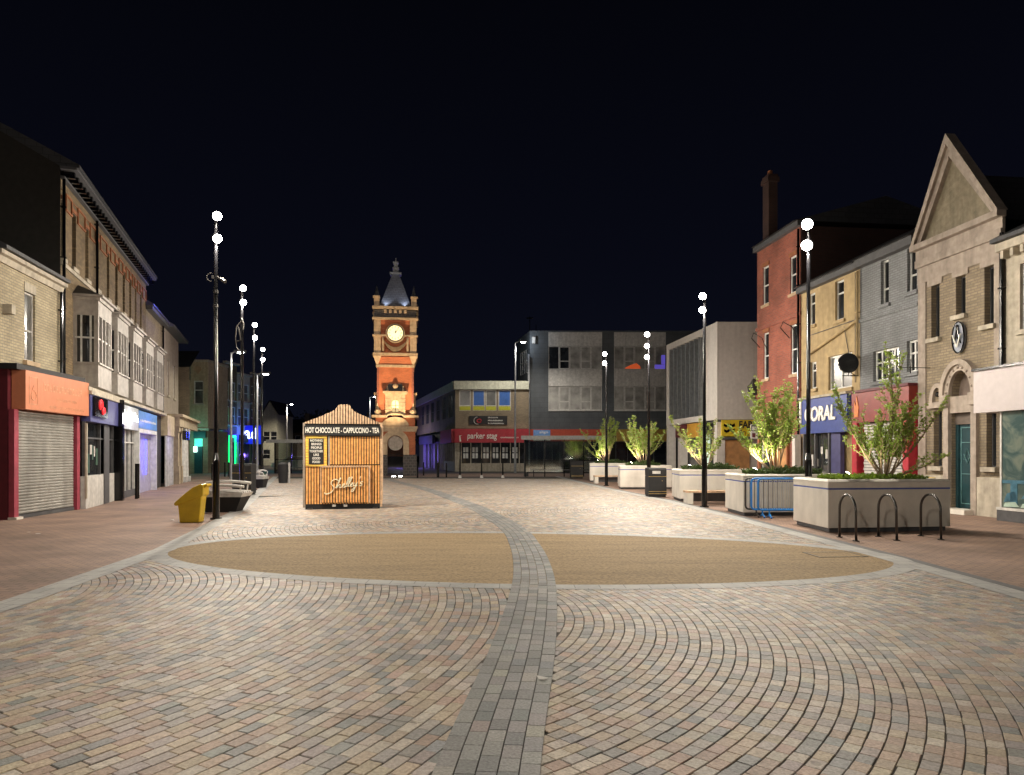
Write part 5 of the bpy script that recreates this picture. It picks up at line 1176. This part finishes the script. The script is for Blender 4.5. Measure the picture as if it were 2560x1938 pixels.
bd = thing('agent_board', 'small white and dark letting board in front of the red brick house', 'sign', (gx(1877, 27.5), 27.5, 0), R(-4))
MB().box(.0, 0, gz(1097, 27.5), .5, .04, gz(1061, 27.5)).build('board', 'white', bd); bb_ = MB().box(.02, -.006, gz(1078, 27.5), .48, -.001, gz(1063, 27.5)).build('dark_panel', 'lead', bd)
text(bb_, 'lettering', "BY", .06, .26, gz(1076, 27.5), gz(1070, 27.5) + .05, -.007, 'letter', .002); MB().box(.05, -.006, gz(1094, 27.5), .18, -.001, gz(1083, 27.5)).box(.26, -.006, gz(1094, 27.5), .40, -.001, gz(1083, 27.5)).build('red_squares', 'maroon', bd)
MB().box(.46, .045, 0, .52, .09, gz(1061, 27.5)).build('post', 'white', bd)
# --- yellow rendered building over the blue betting shop
B2 = RB(2003, 2150, 'rendered_building', 'ochre rendered building over the blue betting shop', 'building'); L = B2.L
M['ochre'] = mat('ochre_render', (.42, .31, .16), .85, bump=.2, scale=4, dirt=.3)
ops = wins(B2, [(2022, 2038, 733, 813), (2088, 2110, 701, 800), (2026, 2041, 905, 972), (2071, 2130, 886, 972)])
wall(B2, .01, L, 0, 7.75, ops, 'ochre', rev=.16, depth=7)
for i, o_ in enumerate(ops): window(B2, *o_, y=.08, rows=(.68,) if i < 3 else (), cols=1 if i < 3 else 2, gl='glass' if i < 3 else 'glassb', t=.06, sill='ochre')
MB().box(0, -.22, 7.752, L, 0, 7.95).build('eaves', 'lead', B2); MB().prismx([(-.35, 7.952), (3.5, 9.9), (7.2, 7.952)][::-1], 0.01, L).build('roof', 'slate', B2)
q = MB(); z = B2.z(2126, 820); z2 = B2.z(2022, 889); q.tube([(L - .05, -.07, B2.z(2150, 800)), (B2.u(2022), -.07, z2)], .05, 8); q.build('diagonal_pipe', 'ochre', B2)
q = MB(); q.tube([(B2.u(2019), -.03, 6.05), (L, -.03, 6.1)], .015, 5).tube([(B2.u(2140), -.03, 7.7), (B2.u(2140), -.03, 4.0)], .012, 5).tube([(B2.u(2112), -.03, 6.0), (B2.u(2128), -.03, 4.7)], .012, 5); q.build('cables', 'lead', B2)
downpipe(B2, L - .04, 4.2, 7.7, m='ochre')
O2 = .35
f = MB().box(B2.u(2000, O2), -O2, 2.35, B2.u(2117, O2), -.003, 3.62).build('fascia', mat('royal_blue_fascia', (.035, .06, .24), .45), B2)
MB().box(B2.u(1999, O2), -O2 - .06, 3.622, B2.u(2118, O2), -.003, 3.70).build('fascia_cornice', 'creamst', B2)
text(f, 'lettering', "CORAL", B2.u(2014, O2), B2.u(2090, O2), 2.78, 3.32, -O2 - .002, 'letter', .02, .08)
MB().box(B2.u(2001, O2), -O2 - .05, 3.0 - .25, B2.u(2004.5, O2), -O2 - .002, 3.55).build('end_mark', 'letter', f)
q = MB()
for px in (2026, 2055, 2090): q.box(B2.u(px), -.30, .75, B2.u(px) + .07, -.2, 2.34)
q.box(B2.u(2020), -.3, .9, B2.u(2092), -.2, .97); q.build('shop_window', 'lead', B2); MB().box(B2.u(2020), -.19, .6, B2.u(2092), -.18, 2.34).build('pane', 'glass', B2)
q = MB(); rr = random.Random(8)
for k in range(5): x = B2.u(2030 + k * 12); z = rr.uniform(1.1, 1.6); MB().box(x, -.215, z, x + .13, -.20, z + rr.uniform(.2, .5)).build('window_poster', 'greypanel', B2)
MB().box(B2.u(2008), -.3, 0, B2.u(2092), -.17, .74).build('stall_riser', 'modernwall', B2); MB().box(B2.u(2094), -.25, 0, B2.u(2118), -.1, 2.34).build('shop_door', 'navy', B2)
MB().box(B2.u(2001), -.34, 0, B2.u(2001) + .22, -.1, 2.34).build('pilaster', 'modernwall', B2)
# bracketed round sign
cs = Bd((RX(24), 24), (RX(23), 23), base=B2)
rs = thing('hanging_sign', 'round black sign on an iron bracket between ochre and grey fronts', 'sign', (RX(23.9) - .05, 23.9, 0), 0)
x_ = gx(2121, 23.6) - (RX(23.9) - .05); z_ = gz(908, 23.6)
MB().tube([(x_, -.34, z_), (x_, -.26, z_)], .33, 28).build('disc', 'black', rs); MB().tube([(.0, -.3, z_ - .42), (x_ - .2, -.3, z_ - .42)], .018, 6).tube([(-.1, -.3, z_ - .42), (-.5, -.3, z_ - .15)], .012, 6).tube([(x_, -.3, z_ - .44), (x_, -.3, z_ - .3)], .015, 6).build('bracket', 'black', rs)
# --- grey painted brick building over the red shop
B3 = RB(2150, 2297, 'painted_brick_building', 'grey painted brick building over the red fronted shuttered shop', 'building'); L = B3.L
ops = wins(B3, [(2202, 2222, 650, 760), (2268, 2292, 610, 728), (2183, 2247, 872, 950), (2267, 2294, 850, 930)])
wall(B3, .01, L, 0, 7.75, ops, 'grey_brick', rev=.16, depth=7)
for i, o_ in enumerate(ops): window(B3, *o_, y=.10, rows=(.35,) if i < 2 else (.6,), cols=[1, 1, 4, 2][i], gl='glass', t=.06, sill='grey_brick')
MB().box(0, -.24, 7.752, L, 0, 8.0).build('eaves', 'lead', B3); MB().prismx([(-.35, 8.002), (3.5, 9.9), (7.2, 8.002)][::-1], 0, L).build('roof', 'slate', B3)
MB().box(0, -.05, 5.95, L, -.003, 6.05).build('string_course', 'grey_brick', B3)
O3 = .3
f = MB().box(B3.u(2128, O3) + .02, -O3, 2.62, L - .02, -.003, 3.6).build('fascia', mat('scarlet_fascia', (.20, .018, .012), .5), B3)
MB().box(B3.u(2128, O3), -O3 - .04, 3.602, L, -.003, 3.68).build('fascia_cornice', 'maroon', B3)
M['amber'] = mat('amber_flame_mark', (.6, .18, .03), .5)
q = MB(); ux = B3.u(2141, O3); q.prismy([(ux - .1, 2.8), (ux + .1, 2.8), (ux + .14, 3.1), (ux + .02, 3.5), (ux - .02, 3.15), (ux - .1, 3.35)], -O3 - .02, -O3 - .002); q.build('flame_mark', 'amber', f)
for px in (2124, 2296): u_ = B3.u(px, O3) if px < 2200 else L - .3; MB().box(max(u_, .02), -O3, 0, max(u_, .02) + .26, -.003, 2.618).build('pilaster', 'redsign', B3)
q = MB(); u0, u1 = .45, L - .5
for i in range(26): z = .12 + i * .095; q.box(u0, -.16 + .02 * (i % 2), z, u1, -.10, z + .075)
q.build('roller_shutter', 'greypanel', B3); MB().box(u0 - .05, -.098, 0, u1 + .05, -.003, 2.618).build('shutter_frame', 'lead', B3)
MB().box(L - .55, -.5, .0, L - .15, -.31, .02).build('doormat', 'lead', B3)
ys = thing('floor_sign', 'small yellow board standing by the red shop pilaster', 'sign', (gx(2330, 19.6), 19.6, 0), R(80)); MB().box(-.2, -.02, .12, .2, .02, .95).build('board', 'yellow', ys); MB().box(-.2, -.1, 0, -.16, .1, .12).build('foot', 'black', ys); MB().box(.16, -.1, 0, .2, .1, .12).build('foot', 'black', ys)

# --- gabled lodge with arched door and square-and-compasses plaque
B4 = RB(2297, 2511, 'gabled_hall', 'narrow buff brick hall with a steep stone gable and teal arched door', 'building'); L = B4.L
up = wins(B4, [(2328, 2349, 713, 845), (2390, 2414, 690, 787), (2461, 2487, 665, 812)])
side = wins(B4, [(2334, 2355, 1028, 1166), (2466, 2491, 1028, 1168)])
dr = wins(B4, [(2379, 2434, 1004, 1287)])[0]; dr = (dr[0], dr[1], 0.02, dr[3])
dc = (dr[0] + dr[1]) / 2; rad = (dr[1] - dr[0]) / 2; zsp = B4.z(2406, 985); ztop = B4.z(2406, 926)
ops = up + side + [(dr[0], dr[1], .02, ztop + .02)]
wall(B4, .01, L - .01, 0, 7.0, ops, 'brick_buff', rev=.25, depth=7)
for o_ in up + side: window(B4, *o_, y=.16, rows=(), gl='glass', fr='lead', t=.03, sill='creamst', sillp=.12)
# stone: frieze, gable, dressing
MB().box(0, -.04, 6.55, L, -.003, 7.0).box(-.02, -.12, 7.002, L + .02, 0, 7.22).box(-.03, -.08, 7.222, L + .03, 0, 7.5).box(-.06, -.26, 7.502, L + .06, 0, 7.66).build('stone_cornice', 'pinkstone', B4)
uap, zap = B4.u(2383), 10.35
MB().prismy([(.25, 7.665), (L - .25, 7.665), (uap, zap - .35)], -.02, .12).build('gable', mat('rough_stone', (.24, .205, .14), .9, bump=.8, scale=7, dirt=.3), B4)
q = MB()
for a, c, s_ in (((-.06, 7.662), (uap, zap), 1), ((L + .06, 7.662), (uap, zap), -1)):
    dx, dz = c[0] - a[0], c[1] - a[1]; ln = math.hypot(dx, dz); nx_, nz_ = dz / ln * s_, -dx / ln * s_
    for k0, k1, yy in ((0, .16, -.24), (.16, .34, -.15)):
        P = [(a[0] + nx_ * k0, a[1] + nz_ * k0), (a[0] + nx_ * k1, a[1] + nz_ * k1), (c[0] + nx_ * k1 * 0, c[1] - k1 * ln / abs(dx)), (c[0], c[1] - k0 * ln / abs(dx))]
        P = [(x, max(z, 7.663)) for x, z in P]
        if s_ < 0: P = P[::-1]
        q.prismy(P, yy, .05)
q.build('gable_coping', 'pinkstone', B4)
MB().prismy([(.6, 7.66), (L - .6, 7.66), (uap, zap - 1.1)], .13, 7).build('roof', 'slate', B4)
q = MB()
q.box(.0, -.03, 0, .32, -.003, 6.55).box(L - .3, -.03, 3.2, L, -.003, 6.55)
for o_ in up:
    q.box(o_[0] - .12, -.035, o_[3], o_[1] + .12, -.003, o_[3] + .5)
q.build('stone_dressing', 'pinkstone', B4)
MB().box(.32, -.09, 0, dr[0] - .22, -.003, 1.0).build('plinth', 'creamst', B4); MB().box(dr[1] + .21, -.09, 0, L - .02, -.003, 1.0).build('plinth', 'creamst', B4)
q = MB(); q.box(dr[0] - .2, -.1, 0, dr[0] - .01, -.003, zsp - .32).box(dr[1] + .01, -.1, 0, dr[1] + .2, -.003, zsp - .32).box(dr[0] - .26, -.18, zsp - .318, dr[0] - .0, -.003, zsp).box(dr[1] + .0, -.18, zsp - .318, dr[1] + .26, -.003, zsp)
for s_ in (-1, 1):
    for i in range(10):
        pass
n_ = 18
for i in range(n_):
    a0, a1 = math.pi * i / n_, math.pi * (i + 1) / n_
    for r0, r1, yy in ((rad, rad + .16, -.1), (rad + .16, rad + .30, -.16)):
        k = (ztop - zsp) / rad
        P = [(r0, a0), (r1, a0), (r1, a1), (r0, a1)]
        V = [(dc + r * math.cos(a), zsp + (ztop - zsp + (r - rad)) * math.sin(a)) for r, a in P]
        q.add([(x, yy, z) for x, z in V] + [(x, -.003, z) for x, z in V], [[0, 1, 2, 3], [1, 5, 6, 2], [0, 3, 7, 4], [0, 4, 5, 1], [3, 2, 6, 7]])
    if i % 2: 
        am = (a0 + a1) / 2; q.ball((dc + (rad + .08) * math.cos(am), -.11, zsp + (ztop - zsp + .08) * math.sin(am)), .035, 8, 5)
q.build('arch_surround', 'pinkstone', B4)
q = MB()                                       # corner spandrels that close the square opening to an arch
for i in range(n_):
    a0, a1 = math.pi * i / n_, math.pi * (i + 1) / n_
    V = [(dc + rad * math.cos(a), zsp + (ztop - zsp) * math.sin(a)) for a in (a0, a1)]
    q.add([(V[0][0], -.004, V[0][1]), (V[0][0], -.004, ztop + .03), (V[1][0], -.004, ztop + .03), (V[1][0], -.004, V[1][1])], [[0, 1, 2, 3]])
    q.add([(V[0][0], -.004, V[0][1]), (V[0][0], .24, V[0][1]), (V[1][0], .24, V[1][1]), (V[1][0], -.004, V[1][1])], [[0, 1, 2, 3]])
q.build('arch_wall', 'brick_buff', B4)
MB().box(dr[0], .22, 2.55, dr[1], .26, ztop + .05).build('tympanum', mat('brown_tympanum', (.16, .12, .10), .8), B4)
MB().box(dr[0] - .02, -.05, zsp - .5, dr[1] + .02, .2, zsp - .05).build('door_transom', 'pinkstone', B4)
MB().box(dr[0], .1, 2.4, dr[1], .22, zsp - .502).build('door_head', mat('brown_tympanum2', (.14, .11, .09), .8), B4)
dz = MB(); dz.box(dr[0] + .1, .16, .14, dr[1] - .1, .2, 2.4); door = dz.build('door', 'teal', B4)
q = MB(); q.box(dr[0] + .0, .12, .02, dr[0] + .1, .22, 2.4).box(dr[1] - .1, .12, .02, dr[1], .22, 2.4); q.build('door_frame', 'teal', B4)
q = MB(); a_, c_ = dr[0] + .16, dr[1] - .16
for z in (.25, 1.05, 1.9, 2.3): q.box(a_, .148, z, c_, .158, z + .02)
for x in (a_, c_ - .02): q.box(x, .147, .25, x + .02, .157, 2.3)
for pts in ([(dc - .12, 1.45), (dc, 1.75), (dc + .12, 1.45)], [(dc - .12, 1.6), (dc, 1.35), (dc + .12, 1.6)]): q.tube([(x, .145, z) for x, z in pts], .012, 5)
q.build('door_mouldings', mat('pale_teal_trim', (.12, .26, .27), .5), door); MB().ball((c_ - .05, .12, 1.15), .035, 8, 6).build('handle', 'gold', door)
MB().box(dr[0] - .1, -.35, 0, dr[1] + .1, .1, .13).build('doorstep', 'concrete', B4)
# blind side arch
ua, ub = B4.u(2337), B4.u(2361); cx, rr_ = (ua + ub) / 2, (ub - ua) / 2; zs = B4.z(2349, 1006)
q = MB()
for i in range(12):
    a0, a1 = math.pi * i / 12, math.pi * (i + 1) / 12; P = [(rr_, a0), (rr_ + .13, a0), (rr_ + .13, a1), (rr_, a1)]; V = [(cx + r * math.cos(a), zs + (r + .22) * math.sin(a)) for r, a in P]
    q.add([(x, -.09, z) for x, z in V] + [(x, -.003, z) for x, z in V], [[0, 1, 2, 3], [1, 5, 6, 2], [0, 3, 7, 4], [0, 4, 5, 1], [3, 2, 6, 7]])
q.box(cx - rr_ - .16, -.12, zs - .16, cx + rr_ + .16, -.003, zs); q.build('side_arch', 'pinkstone', B4)
q = MB(); q.ball((cx, -.05, zs + .22), .08, 8, 6); q.build('arch_lamp', 'black', B4)
# plaque with square, compasses and letter G
pc_ = B4.u(2403); pz = B4.z(2403, 844); pr = .42; ex = .52
pl = MB().add([(pc_ + pr * ex * math.cos(R(a)), yy, pz + pr * math.sin(R(a))) for yy in (-.09, -.03) for a in range(0, 360, 10)], [list(range(36)), list(range(36, 72))[::-1]] + [[i, 36 + i, 36 + (i + 1) % 36, (i + 1) % 36] for i in range(36)]).build('round_plaque', mat('plaque_blue_grey', (.22, .24, .30), .5), B4)
MB().tube([(pc_ + pr * ex * math.cos(R(a)), -.095, pz + pr * math.sin(R(a))) for a in range(0, 361, 12)], .022, 6).build('plaque_rim', 'black', pl)
q = MB()
for s_ in (-1, 1): q.tube([(pc_, -.115, pz + .30), (pc_ + s_ * .12, -.115, pz - .17)], [.028, .018], 5)
q.ball((pc_, -.115, pz + .30), .045, 8, 6); q.build('compasses', 'black', pl)
q = MB()
for s_ in (-1, 1): q.tube([(pc_, -.14, pz - .26), (pc_ + s_ * .15, -.14, pz + .08)], .022, 5)
q.build('square', 'letter', pl); text(pl, 'letter_mark', "G", pc_ - .035, pc_ + .035, pz - .05, pz + .07, -.093, 'black', .01)
q = MB(); u_ = B4.u(2350) ; q.box(u_ - .4, -.9, zs + 1.0, u_ - .38, -.003, zs + 1.02).box(u_ - .4, -.62, zs + .85, u_ - .38, -.60, zs + 1.25); q.build('sign_bracket', 'black', B4)
MB().box(B4.u(2437), -.03, B4.z(2437, 663), B4.u(2443), .002 - .005, B4.z(2437, 650)).build('vent', 'black', B4)
downpipe(B4, L - .0, 3.6, 7.1, r=.05)
# --- white fascia shop at the right edge
B5 = Bd((RX(17.70), 17.70), (RX(11.5), 11.5), 'shop_building', 'cream building with a broad pale fascia and painted shop window', 'shop'); L = B5.L
wo = [(B5.u(2550), B5.u(2550) + .9, 4.6, 6.2), (B5.u(2550) + 2.2, B5.u(2550) + 3.1, 4.6, 6.2)]
wall(B5, .05, L, 3.7, 6.6, wo, 'creamst', rev=.15, depth=7)
for o_ in wo: window(B5, *o_, gl='glass', sill='creamst')
q = MB(); q.box(.0, -.25, 6.602, L, 0, 6.8)
x = .1
while x < L: q.box(x, -.2, 6.42, x + .1, -.003, 6.6); x += .3
q.build('eaves', 'creamst', B5); MB().prismx([(-.4, 6.802), (-.4, 6.9), (3.5, 8.8), (7.2, 6.802)][::-1], 0, L).build('roof', 'slate', B5)
O5 = .66
MB().box(B5.u(2434, O5), -O5 - .0, 2.62, L, -.003, 3.66).build('fascia', mat('pale_pink_fascia', (.48, .43, .43), .55, var=.05), B5)
MB().box(B5.u(2432, O5), -O5 - .05, 3.662, L, -.003, 3.72).build('flashing', 'black', B5)
wx = B5.u(2490, O5)
MB().box(wx, -O5 + .02, .0, L, -O5 + .3, .26).build('stall_riser', 'lead', B5); MB().box(wx, -O5, .262, L, -O5 + .3, .32).build('window_sill', 'white', B5)
MB().box(wx, -O5 + .1, .32, wx + .05, -.003, 2.618).build('end_wall', 'greypanel', B5)
# painted glass: pale teal with lighter strokes of a street view
m, n, l, p = nt('teal_painted_shop_glass'); tc = n.new('ShaderNodeTexCoord'); no = n.new('ShaderNodeTexNoise'); no.inputs['Scale'].default_value = 2.2; no.inputs['Detail'].default_value = 6; no.inputs['Distortion'].default_value = 1.2
l.new(tc.outputs['Object'], no.inputs['Vector']); cr = n.new('ShaderNodeValToRGB'); cr.color_ramp.elements[0].position = .38; cr.color_ramp.elements[0].color = (.05, .085, .085, 1); cr.color_ramp.elements[1].position = .6; cr.color_ramp.elements[1].color = (.15, .175, .145, 1)
e = cr.color_ramp.elements.new(.5); e.color = (.10, .135, .12, 1); l.new(no.outputs[0], cr.inputs[0]); l.new(cr.outputs[0], p.inputs['Base Color']); p.inputs['Roughness'].default_value = .12; M['tealglass'] = m
sw = MB().box(wx + .05, -O5 + .12, .33, L, -O5 + .14, 2.618).build('shop_window', 'tealglass', B5)
M['tealblue'] = mat('blue_green_vinyl', (.05, .14, .20), .3, var=.3, scale=6); M['palevinyl'] = mat('pale_vinyl', (.35, .45, .38), .3, var=.2, scale=6)
q = MB(); q.box(wx + .05, -O5 + .112, .9, L, -O5 + .119, .98).box(wx + .3, -O5 + .112, .4, wx + .5, -O5 + .119, .9)
for k in range(7): q.prismy([(wx + .1 + k * .5, .45 + .1 * (k % 3)), (wx + .5 + k * .5, .5 + .1 * (k % 2)), (wx + .42 + k * .5, .72), (wx + .2 + k * .5, .66)], -O5 + .112, -O5 + .119)
q.build('vinyl_scene', 'tealblue', sw); q = MB()
for k in range(7): q.prismy([(wx + .1 + k * .5, .34), (wx + .55 + k * .5, .36), (wx + .45 + k * .5, .47), (wx + .15 + k * .5, .44)], -O5 + .106, -O5 + .1115)
q.build('vinyl_paving', 'palevinyl', sw)

# ================================================================ TREES AND PLANTS
def leafmat(name, c, tr):
    m, n, l, p = nt(name); tc = n.new('ShaderNodeTexCoord'); no = n.new('ShaderNodeTexNoise'); no.inputs['Scale'].default_value = 5
    l.new(tc.outputs['Object'], no.inputs['Vector']); mr = n.new('ShaderNodeMapRange'); mr.inputs[3].default_value = .55; mr.inputs[4].default_value = 1.45; l.new(no.outputs[0], mr.inputs[0])
    vm = n.new('ShaderNodeVectorMath'); vm.operation = 'SCALE'; vm.inputs[0].default_value = c; l.new(mr.outputs[0], vm.inputs['Scale']); l.new(vm.outputs[0], p.inputs['Base Color'])
    p.inputs['Roughness'].default_value = .5; tb = n.new('ShaderNodeBsdfTranslucent'); tb.inputs[0].default_value = (*tr, 1)
    mx = n.new('ShaderNodeMixShader'); mx.inputs[0].default_value = .35; l.new(p.outputs[0], mx.inputs[1]); l.new(tb.outputs[0], mx.inputs[2]); l.new(mx.outputs[0], n['Material Output'].inputs[0]); return m
M['leaf'] = leafmat('spring_leaf', (.20, .28, .05), (.30, .42, .06)); M['bark'] = mat('pale_bark', (.30, .21, .14), .8, bump=.3, scale=10)
M['shrubleaf'] = leafmat('low_shrub_leaf', (.06, .10, .03), (.08, .12, .03)); M['herb'] = leafmat('bright_herb_leaf', (.16, .25, .03), (.2, .3, .03))
def leaf(q, p, d, s, rng):
    d = d.normalized(); a = d.orthogonal().normalized(); a.rotate(Matrix.Rotation(rng.uniform(0, 6.28), 3, d)); w = a * s * .42; nrm = d.cross(a) * s * rng.uniform(-.22, .22)
    q.add([p, p + d * s * .5 + w + nrm, p + d * s, p + d * s * .5 - w + nrm], [[0, 1, 2, 3]])
def tree(x, y, z, seed, spread, height, label, nst=9, leafs=1.0, ls=.062, lean=(0, 0), shoots=()):
    rng = random.Random(seed); t = thing('young_tree', label, 'tree', (x, y, z), 0, 'young multi-stemmed trees in the planters'); w = MB(); q = MB()
    def branch(p, d, ln, r, lev, bend):
        pts = [p.copy()]; rs = [r]; n = 7; dd = d.normalized()
        for i in range(n):
            dd = (dd + Vector((rng.uniform(-1, 1), rng.uniform(-1, 1), rng.uniform(-.5, 1))) * .10 + Vector((0, 0, bend)) * .12).normalized(); pts.append(pts[-1] + dd * ln / n); rs.append(r * (1 - (i + 1) / n * .8))
        w.tube(pts, rs, 5, cap=False)
        for i, pt in enumerate(pts):
            f = i / n
            if lev == 0 and f > .25 and f < .95:
                for _ in range(2):
                    an = rng.uniform(0, 6.28); sd_ = Vector((math.cos(an), math.sin(an), rng.uniform(.1, .9))); branch(pt, (dd + sd_ * 1.1), ln * rng.uniform(.22, .42) * (1.15 - f), r * .45, 1, .3)
            if lev == 1 and f > .35 and rng.random() < .35: an = rng.uniform(0, 6.28); branch(pt, Vector((math.cos(an), math.sin(an), .5)), ln * .4, r * .5, 2, .2)
        s_ = ln * (.3 if lev == 0 else .12)
        while s_ < ln:                              # leaf whorls at the buds
            k_ = min(s_ / ln * n, n - .01); i = int(k_); base = pts[i].lerp(pts[i + 1], k_ - i); sc = rng.uniform(.6, 1.2)
            for _ in range(rng.randint(4, 6)):
                an = rng.uniform(0, 6.28); off = Vector((math.cos(an), math.sin(an), rng.uniform(-.3, .9))); leaf(q, base + off * .008, off, ls * sc * rng.uniform(.7, 1.2), rng)
            s_ += rng.uniform(.055, .11) / leafs
    for k in range(nst):
        an = k * 2.4 + rng.uniform(-.4, .4); tilt = rng.uniform(.06, .62) * spread
        d = Vector((math.cos(an) * tilt + lean[0], math.sin(an) * tilt * .7 + lean[1], 1)); ln = height * rng.uniform(.55, 1.0) * (1 - .15 * tilt)
        branch(Vector((math.cos(an) * .08, math.sin(an) * .06, 0)), d, ln, rng.uniform(.014, .026), 0, .35)
    for dx, dy, dz, ln in shoots: branch(Vector((0, 0, .02)), Vector((dx, dy, dz)), ln, .024, 0, .05)
    w.build('trunk', 'bark', t, smooth=True); q.build('crown', 'leaf', t); return t
def plants(x, y, z, w, d, seed, label, bright=False):
    rng = random.Random(seed); q = MB()
    n = int(220 * w)
    for i in range(n):
        px, py = rng.uniform(0, w), rng.uniform(0, d); h = rng.uniform(.05, .24) * (.55 if bright else (1.35 if .35 < px / w < .8 else .8))
        for k in range(5):
            a = rng.uniform(0, 6.28); dd = Vector((math.cos(a) * .5, math.sin(a) * .5, 1)); leaf(q, Vector((px, py, 0)) + dd * h * k / 6, dd + Vector((math.cos(a), math.sin(a), 0)) * .5, .07 * rng.uniform(.6, 1.3), rng)
    o = q.build('ground_cover', 'herb' if bright else 'shrubleaf'); o.location = (x, y, z); tag(o, label, 'plants', None, 'stuff'); return o
def uplight(x, y, z, aim, pw, label):
    t = thing('planter_uplight', label, 'spotlight', (x, y, z), 0, 'uplights among the planter trees')
    a = Vector(aim).normalized(); MB().tube([a * -.02, a * .09], .055, 14).cyl(0, 0, -.08, 0, .015).build('housing', 'black', t); MB().tube([a * .092, a * .098], .048, 14).build('lens', 'lens', t)
    lamp_light(t, a * .13, pw, (1, .93, .62), .04, 'SPOT', aim, 95, .7)
TR = [
 (8.05, 15.35, 1.03, 11, 1.15, 1.95, 'bushy young tree in the planter behind the bike hoops', 13, 1.25, .048, [(-1.15, -.1, 1.0, 2.1), (-.75, 0, 1.45, 2.4), (.1, 0, 1.6, 3.0), (.35, .1, 1.7, 2.9), (.95, 0, .9, 2.2), (1.0, -.1, .35, 1.5)], (7.0, 14.95)),
 (7.15, 19.3, 1.03, 12, .55, 3.0, 'young tree in the planter behind the blue barriers', 10, 1.1, .06, [(-1.2, 0, .9, 1.9), (-.9, -.1, .7, 1.5), (-.15, 0, 1.5, 2.8)], (6.45, 19.0)),
 (6.75, 24.9, 1.03, 13, .7, 2.3, 'thin young tree in the planter with a bench before it', 7, .8, .055, [(-1.2, 0, 1.1, 1.9), (-.8, 0, 1.4, 2.3)], (6.1, 24.5)),
 (6.1, 33.2, 1.03, 14, .8, 2.7, 'upright young tree in the planter left of the square bin', 10, .85, .062, [(-.9, 0, 1, 2.0), (1.0, 0, 1.3, 2.2)], (5.45, 32.8)),
 (5.5, 41.5, 1.03, 15, .7, 2.9, 'young tree in the farthest planter', 9, .85, .068, [(-.8, 0, 1.2, 2.6), (-.9, 0, .5, 1.6)], (4.95, 41.2))]
GCL = ['low plants and herbs along the front of the nearest planter', 'low green shrubs filling the second planter', 'sparse low plants in the planter behind the bench', 'low plants in the planter left of the square bin', 'low plants in the farthest planter']
ULL = ['small uplight at the left of the nearest planter', 'small bright uplight at the left of the second planter', 'small uplight in the planter with the bench', 'small uplight in the planter left of the square bin', 'small uplight in the farthest planter']
for i, (x, y, z, sd_, sp_, h_, lb, ns, lf, ls, sh, ul) in enumerate(TR):
    tree(x, y, z, sd_, sp_, h_, lb, ns, lf, ls, (0, 0), sh)
    p_ = PLN[i]; plants(p_[0] + .42, p_[1] + .42, 1.05, p_[2] - .85, 1.0, 40 + i, GCL[i], i == 0)
    uplight(ul[0], ul[1], 1.12, (x - ul[0], (y - ul[1]) * .8, 1.25), [90, 320, 200, 260, 300][i], ULL[i])
# dim tree masses against the night sky behind the tower
def dark_tree(x, y, h, w, seed, label):
    rng = random.Random(seed); t = thing('dark_tree', label, 'tree', (x, y, 0), 0, 'dark trees beyond the square'); q = MB(); tr = MB()
    tr.tube([(0, 0, 0), (.1, 0, h * .35), (0, .1, h * .6)], [.3, .2, .08], 8)
    cl = [(rng.uniform(-w, w) * .45, rng.uniform(-w, w) * .3, h * rng.uniform(.4, .85), rng.uniform(.2, .34) * w) for _ in range(11)]
    for cx, cy, cz, r in cl:
        tr.tube([(0, 0, h * .35), (cx * .6, cy * .6, cz - r * .3), (cx, cy, cz)], [.12, .07, .02], 5)
        for _ in range(170):
            d = Vector((rng.gauss(0, 1), rng.gauss(0, 1), rng.gauss(0, 1))).normalized(); leaf(q, Vector((cx, cy, cz)) + d * r * rng.uniform(.5, 1.05), d + Vector((rng.uniform(-1, 1), rng.uniform(-1, 1), rng.uniform(-1, 1))), .42, rng)
    tr.build('trunk', 'bark', t); q.build('crown', 'shrubleaf', t)
for a in [(-30, 128, 9, 9, 1, 'dark tree above the dim far houses, left'), (-20, 132, 10, 9, 2, 'dark tree above the dim far houses, near the tower'), (-12, 118, 9, 8, 3, 'dark tree just right of the clock tower'), (-41, 131, 8.5, 8, 4, 'dark tree right of the pale gabled house')]: dark_tree(*a)
